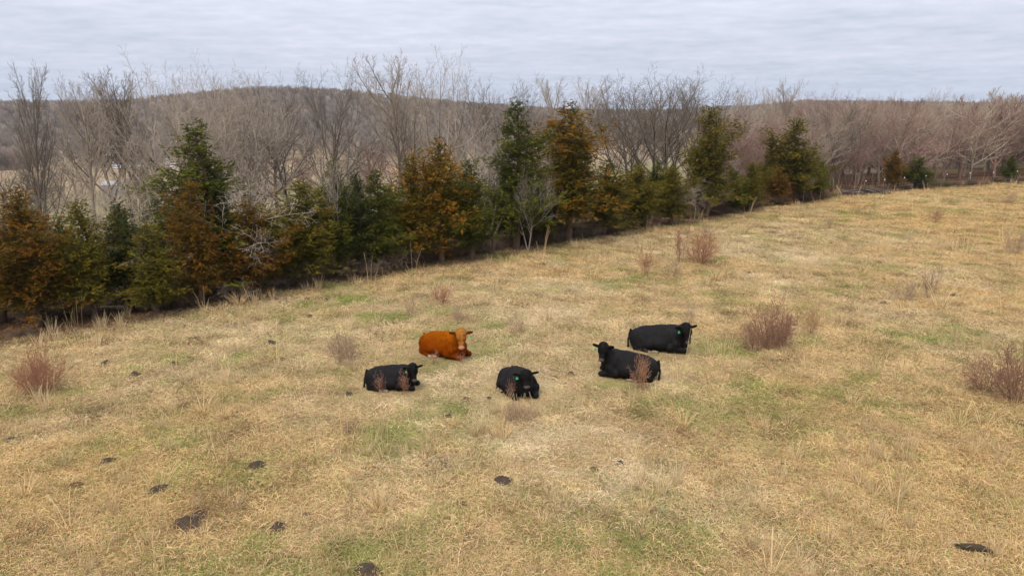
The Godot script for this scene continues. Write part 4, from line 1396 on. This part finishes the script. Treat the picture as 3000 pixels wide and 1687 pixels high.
func house(called: String, label: String, at: Vector3, long: float, deep: float, tall: float, rise: float, wall: Color, roof: Color, holes: Array) -> void:
	var g := on(Vector2(at.x, at.z))
	var h := thing(called, label, "building", g, 0.12)
	var m := Mould.new()
	m.box(Vector3(-long / 2, -1.0, -deep / 2), Vector3(long / 2, tall, deep / 2), Color.WHITE)
	for k in [-1.0, 1.0]:
		var a := Vector3(k * long / 2, tall, -deep / 2)
		var b := Vector3(k * long / 2, tall + rise, 0)
		var c := Vector3(k * long / 2, tall, deep / 2)
		if k > 0: m.tri(c, b, a, Color.WHITE, Color.WHITE)
		else: m.tri(a, b, c, Color.WHITE, Color.WHITE)
	part("wall", m.done(), mat("wall_" + called, wall, 0.85), h)
	var r := Mould.new()
	var e := 0.4
	for k in [-1.0, 1.0]:
		var lo := tall - rise * e / (deep / 2)
		for y in [0.02, 0.2]:
			var p := [Vector3(-long / 2 - e, lo + y, k * (deep / 2 + e)), Vector3(-long / 2 - e, tall + rise + y, 0), Vector3(long / 2 + e, tall + rise + y, 0), Vector3(long / 2 + e, lo + y, k * (deep / 2 + e))]
			if (k > 0) == (y > 0.1): r.quad(p[0], p[1], p[2], p[3], Color.WHITE)
			else: r.quad(p[3], p[2], p[1], p[0], Color.WHITE)
		r.quad(Vector3(-long / 2 - e, lo + 0.02, k * (deep / 2 + e)), Vector3(-long / 2 - e, lo + 0.2, k * (deep / 2 + e)), Vector3(long / 2 + e, lo + 0.2, k * (deep / 2 + e)), Vector3(long / 2 + e, lo + 0.02, k * (deep / 2 + e)), Color.WHITE)
	part("roof", r.done(), mat("roof_" + called, roof, 0.6), h)
	for o in holes:
		var d := Mould.new()
		var low: float = 0.0 if o[4] != "window" else 0.9
		d.box(Vector3(o[0] - o[1] / 2, low, deep / 2 - 0.05), Vector3(o[0] + o[1] / 2, low + o[2], deep / 2 + 0.06), o[3])
		part(o[4], d.done(), mat("joinery", Color.WHITE, 0.6), h)


# ------------------------------------------------------------------ in the pasture
func pasture_things() -> void:
	var shrubs := []
	for k in 5:
		shrubs.append(bush_mesh([16, 24, 13, 9, 5][k], 1.0, [1.9, 1.7, 1.2, 1.3, 1.0][k], 0.0, 0.0042))
	# [place, height, width, shape, colour, label]
	var rosy := Color(0.37, 0.175, 0.11)
	var dun := Color(0.36, 0.25, 0.17)
	var plum := Color(0.30, 0.165, 0.11)
	for s in [
		[Vector2(-14.33, -19.8), 1.15, 1.2, 1, rosy, "reddish twiggy shrub alone at the left side of the pasture"],
		[Vector2(-14.8, -19.89), 0.95, 0.9, 0, rosy, "lower reddish shrub leaning on the left-hand shrub"],
		[Vector2(-5.93, -22.31), 1.05, 0.9, 2, dun, "grey-brown shrub left of the red bull"],
		[Vector2(-5.64, -22.7), 0.85, 0.7, 0, dun, "low twigs at the right foot of the grey-brown shrub"],
		[Vector2(-3.12, -29.85), 0.8, 0.9, 0, rosy, "small reddish shrub in the open pasture above the red bull"],
		[Vector2(10.65, -38.45), 1.5, 1.9, 1, rosy, "dense round reddish shrub below the slim cedar"],
		[Vector2(9.58, -38.66), 2.1, 1.1, 3, plum, "thin tall-stemmed shrub on the left of the dense round one"],
		[Vector2(13.19, -46.27), 1.0, 0.9, 2, dun, "faint thin shrub uphill of the dense round one"],
		[Vector2(6.96, -35.5), 1.5, 1.0, 3, rosy, "sparse leaning shrub left of the round shrub group"],
		[Vector2(8.32, -35.23), 0.8, 1.2, 2, dun, "low dun weeds below the thin tall-stemmed shrub"],
		[Vector2(9.34, -23.74), 1.75, 1.7, 0, plum, "large purplish shrub right of the biggest black cow"],
		[Vector2(8.8, -23.82), 0.85, 1.1, 1, plum, "dense low skirt on the left of the large purplish shrub"],
		[Vector2(9.83, -24.09), 1.0, 1.1, 1, plum, "dense low skirt on the right of the large purplish shrub"],
		[Vector2(11.55, -25.68), 0.95, 0.8, 2, Color(0.40, 0.25, 0.13), "small straw-and-twig shrub right of the large purplish one"],
		[Vector2(19.23, -30.87), 1.35, 1.1, 3, Color(0.34, 0.22, 0.15), "wispy tall shrub on the right side of the pasture"],
		[Vector2(17.85, -30.52), 0.8, 1.1, 2, Color(0.38, 0.26, 0.18), "pale low weeds left of the wispy tall shrub"],
		[Vector2(14.93, -19.14), 1.5, 1.6, 1, plum, "big purplish thicket cut by the right edge of the view"],
		[Vector2(14.48, -19.89), 1.0, 1.3, 0, plum, "left arm of the purplish thicket at the right edge"],
		[Vector2(30.1, -40.92), 1.2, 1.2, 2, dun, "thin dun shrub near the right edge of the view"],
		[Vector2(32.68, -53.16), 0.9, 1.1, 2, plum, "small dark weed clump high on the right slope"],
		[Vector2(23.18, -50.36), 0.9, 0.9, 3, dun, "lone twiggy weed on the upper slope below the far wood"],
		[Vector2(46.24, -64.53), 0.8, 1.4, 2, dun, "dry weed clump on the upper right slope below the fence end"],
		[Vector2(4.11, -19.89), 1.0, 0.9, 4, Color(0.42, 0.23, 0.13), "reddish twiggy shrub growing in front of the head-up cow's rump"],
		[Vector2(3.96, -20.21), 0.7, 0.7, 3, Color(0.38, 0.2, 0.12), "tangled reddish twigs close to the head-up cow's flank"],
		[Vector2(-4.08, -19.65), 0.55, 0.5, 4, Color(0.38, 0.20, 0.13), "reddish shoots in front of the left black cow's rump"],
		[Vector2(-3.36, -19.68), 0.6, 0.6, 4, Color(0.38, 0.22, 0.13), "reddish shoots in front of the left black cow's chest"],
		[Vector2(0.02, -19.32), 0.55, 0.4, 4, Color(0.36, 0.2, 0.16), "few red shoots before the middle black cow's foreleg"],
		[Vector2(-2.68, -22.31), 0.35, 0.7, 4, Color(0.40, 0.20, 0.12), "short dry shoots before the red bull's belly"],
		[Vector2(-1.79, -22.2), 0.32, 0.5, 4, Color(0.40, 0.2, 0.12), "short dry shoots before the red bull's knees"],
		[Vector2(-4.18, -27.71), 0.9, 0.6, 3, dun, "thin weed stalks left of the open pasture's small shrub"],
		[Vector2(-2.17, -27.26), 0.6, 0.8, 2, Color(0.42, 0.29, 0.2), "pale feathery weeds uphill of the red bull"],
		[Vector2(0.18, -25.68), 0.5, 0.8, 2, Color(0.36, 0.22, 0.15), "low brownish weeds between the red bull and the far shrubs"],
		[Vector2(7.04, -26.6), 0.7, 0.6, 2, dun, "twiggy weeds just uphill of the biggest black cow's head"],
		[Vector2(0.19, -17.78), 0.5, 0.9, 2, Color(0.40, 0.27, 0.18), "pinkish dry weeds in front of the middle black cow"],
		[Vector2(-4.33, -17.04), 0.35, 0.5, 3, dun, "small brown weed in front of the left black cow"],
	]:
		var o := thing("shrub", s[5], "shrub", on(s[0]), rng.randf() * TAU, "bare shrubs in the pasture")
		o.scale = Vector3(s[2] / 1.4, s[1] * 1.25, s[2] / 1.4)
		part("twigs", shrubs[s[3]], mat("shrub_%d" % int(s[4].r * 1000 + s[4].b * 10000), s[4], 0.9, 0.2), o)
	# clumps of tall straw
	var straw := [tuft(40, 0.55, 0.8, 0.012), tuft(11, 1.0, 0.7, 0.018), tuft(60, 0.45, 1.1, 0.010)]
	for s in [
		[Vector2(-8.81, -18.3), 1.2, 0, "straw clump left of the low brown weeds in the left pasture"], [Vector2(-8.13, -18.04), 1.1, 2, "broad straw clump with brown stems in the left pasture"],
		[Vector2(12.27, -17.53), 0.75, 1, "arching pale straw stalks below the right-hand thicket"], [Vector2(12.9, -17.4), 0.8, 1, "second arching pale stalk clump below the right-hand thicket"],
		[Vector2(10.63, -12.95), 0.8, 1, "bright straw stalks at the lower right edge"], [Vector2(10.03, -18.99), 0.9, 0, "upright straw tuft in the open grass right of the head-up cow"],
		[Vector2(-12.19, -29.85), 1.5, 2, "pale dome of dry grass against the brambles at the tree line"], [Vector2(10.35, -34.35), 1.2, 0, "straw tuft just below the round shrub"],
		[Vector2(18.48, -35.68), 1.3, 0, "faint straw tuft on the right slope"], [Vector2(18.78, -29.21), 1.3, 1, "tall straw stalks beside the wispy shrub"],
		[Vector2(2.83, -13.25), 0.9, 0, "straw tuft low in the middle of the foreground"], [Vector2(8.58, -13.88), 0.8, 1, "thin golden stalks in the right foreground"],
		[Vector2(-8.09, -14.22), 0.8, 1, "straw stalks beside the dung lump in the left foreground"], [Vector2(-9.16, -12.67), 0.9, 1, "tall pale stalk bent over in the left foreground"],
		[Vector2(-10.89, -13.88), 1.0, 0, "straw tuft near the left edge of the foreground"], [Vector2(4.84, -11.26), 0.9, 1, "golden stalks at the bottom of the view"],
		[Vector2(-2.88, -13.25), 0.9, 0, "reddish straw tuft in the lower middle foreground"], [Vector2(4.67, -17.4), 1.0, 0, "straw tuft below the head-up cow"],
		[Vector2(-0.19, -16.81), 0.9, 0, "dry tuft below the middle black cow"], [Vector2(14.79, -19.89), 1.0, 1, "straw stalk standing in the right-hand thicket"],
		[Vector2(19.82, -44.81), 1.2, 0, "pale tuft on the upper slope under the cone-shaped cedar"], [Vector2(15.53, -48.64), 1.0, 0, "pale tuft near the tree line under the slim cedar"],
	]:
		var o := thing("straw_clump", s[3], "grass clump", on(s[0]), rng.randf() * TAU, "straw clumps in the pasture")
		o.scale = Vector3.ONE * s[1]
		part("stalks", straw[s[2]], mat("straw", Color(0.68, 0.50, 0.25), 0.8, 0.3), o)
	# dung
	var pats := []
	for k in 4:
		pats.append(pat_mesh(0.2))
	for s in [
		[Vector2(-6.16, -15.17), 1.3, "dark dung lump with grass stalks in the left foreground"], [Vector2(-7.99, -14.12), 1.1, "dark dung lump among straw stalks in the left foreground"], [Vector2(-6.77, -12.81), 1.5, "large flat grey-brown dung pat low in the left foreground"],
		[Vector2(-6.65, -13.1), 1.0, "brown dung beside the large flat pat"], [Vector2(-0.19, -14.57), 1.2, "round brown dung pat in the middle foreground"], [Vector2(-1.11, -13.53), 0.8, "small dark dung lump in the middle foreground"],
		[Vector2(-2.69, -11.26), 1.3, "brown dung pat at the bottom edge of the view"], [Vector2(-13.85, -22.31), 0.9, "dark dung pat right of the left-hand shrub"], [Vector2(-11.46, -22.2), 0.9, "dark dung pat pair in the left pasture"],
		[Vector2(-12.17, -25), 0.7, "left of two dung pats close together near the tree line"], [Vector2(-11.95, -25.05), 0.8, "right of two dung pats close together near the tree line"], [Vector2(-8.94, -24.4), 1.2, "wide brown dung pat left of the grey-brown shrub"],
		[Vector2(-8.48, -27.88), 0.8, "dark dung pat near the green strip below the tree line"], [Vector2(-13.1, -26.6), 0.7, "dung pat under the tree line at left"], [Vector2(-12.26, -21.21), 1.1, "brown dung pat left of the foreground grass"],
		[Vector2(-1.82, -18.04), 0.8, "brown dung pat below the left black cow's head"], [Vector2(-1.4, -19.26), 0.9, "brown dung pat between the left and middle black cows"], [Vector2(-4.99, -19.74), 0.8, "brown dung pat left of the left black cow"],
		[Vector2(-9.55, -18.82), 1.0, "dark damp dung pat beside the straw clump"], [Vector2(-9.92, -15.46), 0.9, "small dark dung pile in the left grass"], [Vector2(1.97, -15.09), 0.7, "grey dung lump in the middle foreground"],
		[Vector2(2.64, -15.36), 0.8, "grey dung lump right of its neighbour in the middle foreground"], [Vector2(1.91, -21.35), 0.8, "brown dung beside the head-up cow"], [Vector2(1.71, -38.03), 0.9, "dung pat on the upper pasture below the orange-topped cedar"],
		[Vector2(20.78, -38.34), 1.2, "dark dung pat on the upper right slope"], [Vector2(16.65, -29.85), 1.1, "dark dung pat left of the wispy shrub"], [Vector2(-4.82, -12.67), 1.0, "dark scuffed dung low in the left foreground"],
		[Vector2(-10, -14.31), 1.0, "grey crumbled dung in the left foreground"], [Vector2(-4.38, -13.13), 0.6, "little dark dung lump in the foreground"], [Vector2(20.55, -31.22), 0.8, "dung pat right of the wispy shrub"], [Vector2(-13.17, -16.69), 0.8, "dung pat at the left edge"],
		[Vector2(14.07, -41.52), 0.8, "dung pat uphill right of the round shrub"], [Vector2(19.36, -46.27), 0.9, "dung pat on the far upper slope"], [Vector2(12.51, -35.68), 0.8, "dung pat right of the straw tuft by the round shrub"], [Vector2(-7.95, -22.7), 0.6, "small dung lump in the left-centre grass"],
		[Vector2(-0.69, -19.43), 0.5, "small dung lump left of the middle black cow"], [Vector2(0.04, -36.82), 0.8, "pair-like dung on the upper pasture"], [Vector2(-8.45, -30.46), 0.9, "reddish dung pat on the green strip"], [Vector2(-9.43, -30.73), 0.8, "brown dung pat on the green strip"],
	]:
		var o := part("dung_pat", pats[rng.randi() % 4], mat("dung", Color(0.062, 0.042, 0.028), 0.95, 0.3) if rng.randf() < 0.7 else mat("brown_dung", Color(0.13, 0.078, 0.043), 0.9, 0.2))
		tag(o, s[2], "dung", "dung pats in the pasture")
		o.position = on(s[0])
		o.rotation.y = rng.randf() * TAU
		o.scale = Vector3(s[1] * rng.randf_range(0.9, 1.2), s[1] * 1.3, s[1] * 0.85)
	# a rotten limb at the lower right
	var limb := thing("rotten_log", "dark rotten limb lying in the lower right grass", "log", on(Vector2(9.04, -11.89)), -0.35)
	var lm := Mould.new()
	lm.tube(PackedVector3Array([Vector3(-0.42, 0.05, 0), Vector3(-0.15, 0.09, 0.03), Vector3(0.12, 0.08, -0.02), Vector3(0.36, 0.06, 0.03)]), PackedFloat32Array([0.05, 0.10, 0.11, 0.07]), 9, Color.WHITE, Color.WHITE)
	lm.tube(PackedVector3Array([Vector3(0.36, 0.06, 0.03), Vector3(0.38, 0.06, 0.03)]), PackedFloat32Array([0.07, 0.0]), 9, Color.WHITE, Color.WHITE)
	part("wood", lm.done(), mat("rotten", Color(0.07, 0.055, 0.038), 0.95, 0.2, 4.0), limb)
	limb.scale = Vector3.ONE * 0.8
	for k in 3:
		var tw := Mould.new()
		tw.tube(PackedVector3Array([Vector3(-0.3 + k * 0.25, 0.1, 0), Vector3(-0.42 + k * 0.3, 0.2, 0.12), Vector3(-0.6 + k * 0.35, 0.16, 0.2)]), PackedFloat32Array([0.02, 0.014, 0.006]), 5, Color.WHITE, Color.WHITE)
		part("branch", tw.done(), bark("dark"), limb)


func herd() -> void:
	cow("cow", "rust-red bull lying with its pale curly forehead turned to the camera", Vector2(-2.39, -23.23), -0.60, 0.97, 1.0, 0.86, 1.10, 0.36, true, -1.0, 1.08)
	cow("cow", "black cow farthest left, lying side-on, facing right", Vector2(-3.77, -20.3), -0.18, 0.84, 1.0, 1.0, 1.08, 0.26, false, 1.0, 0.98)
	var facing := cow("cow", "black cow lying head-on between the others, green tag beside its face", Vector2(0.21, -20.05), -1.30, 0.95, 1.0, 0.06, 1.02, 0.34, false, 1.0, 0.95)
	facing.scale = Vector3(0.80, 0.86, 1.08)
	cow("cow", "black cow with raised head, lying behind a reddish shrub, facing left", Vector2(3.82, -21.25), 2.92, 0.97, -1.0, -1.42, 0.95, 0.42, false, 1.0, 0.95)
	cow("cow", "largest black cow, lying farthest right with its head low", Vector2(5.29, -23.91), -0.30, 1.05, 1.0, 1.02, 1.06, 0.26, false, 1.0, 1.04)
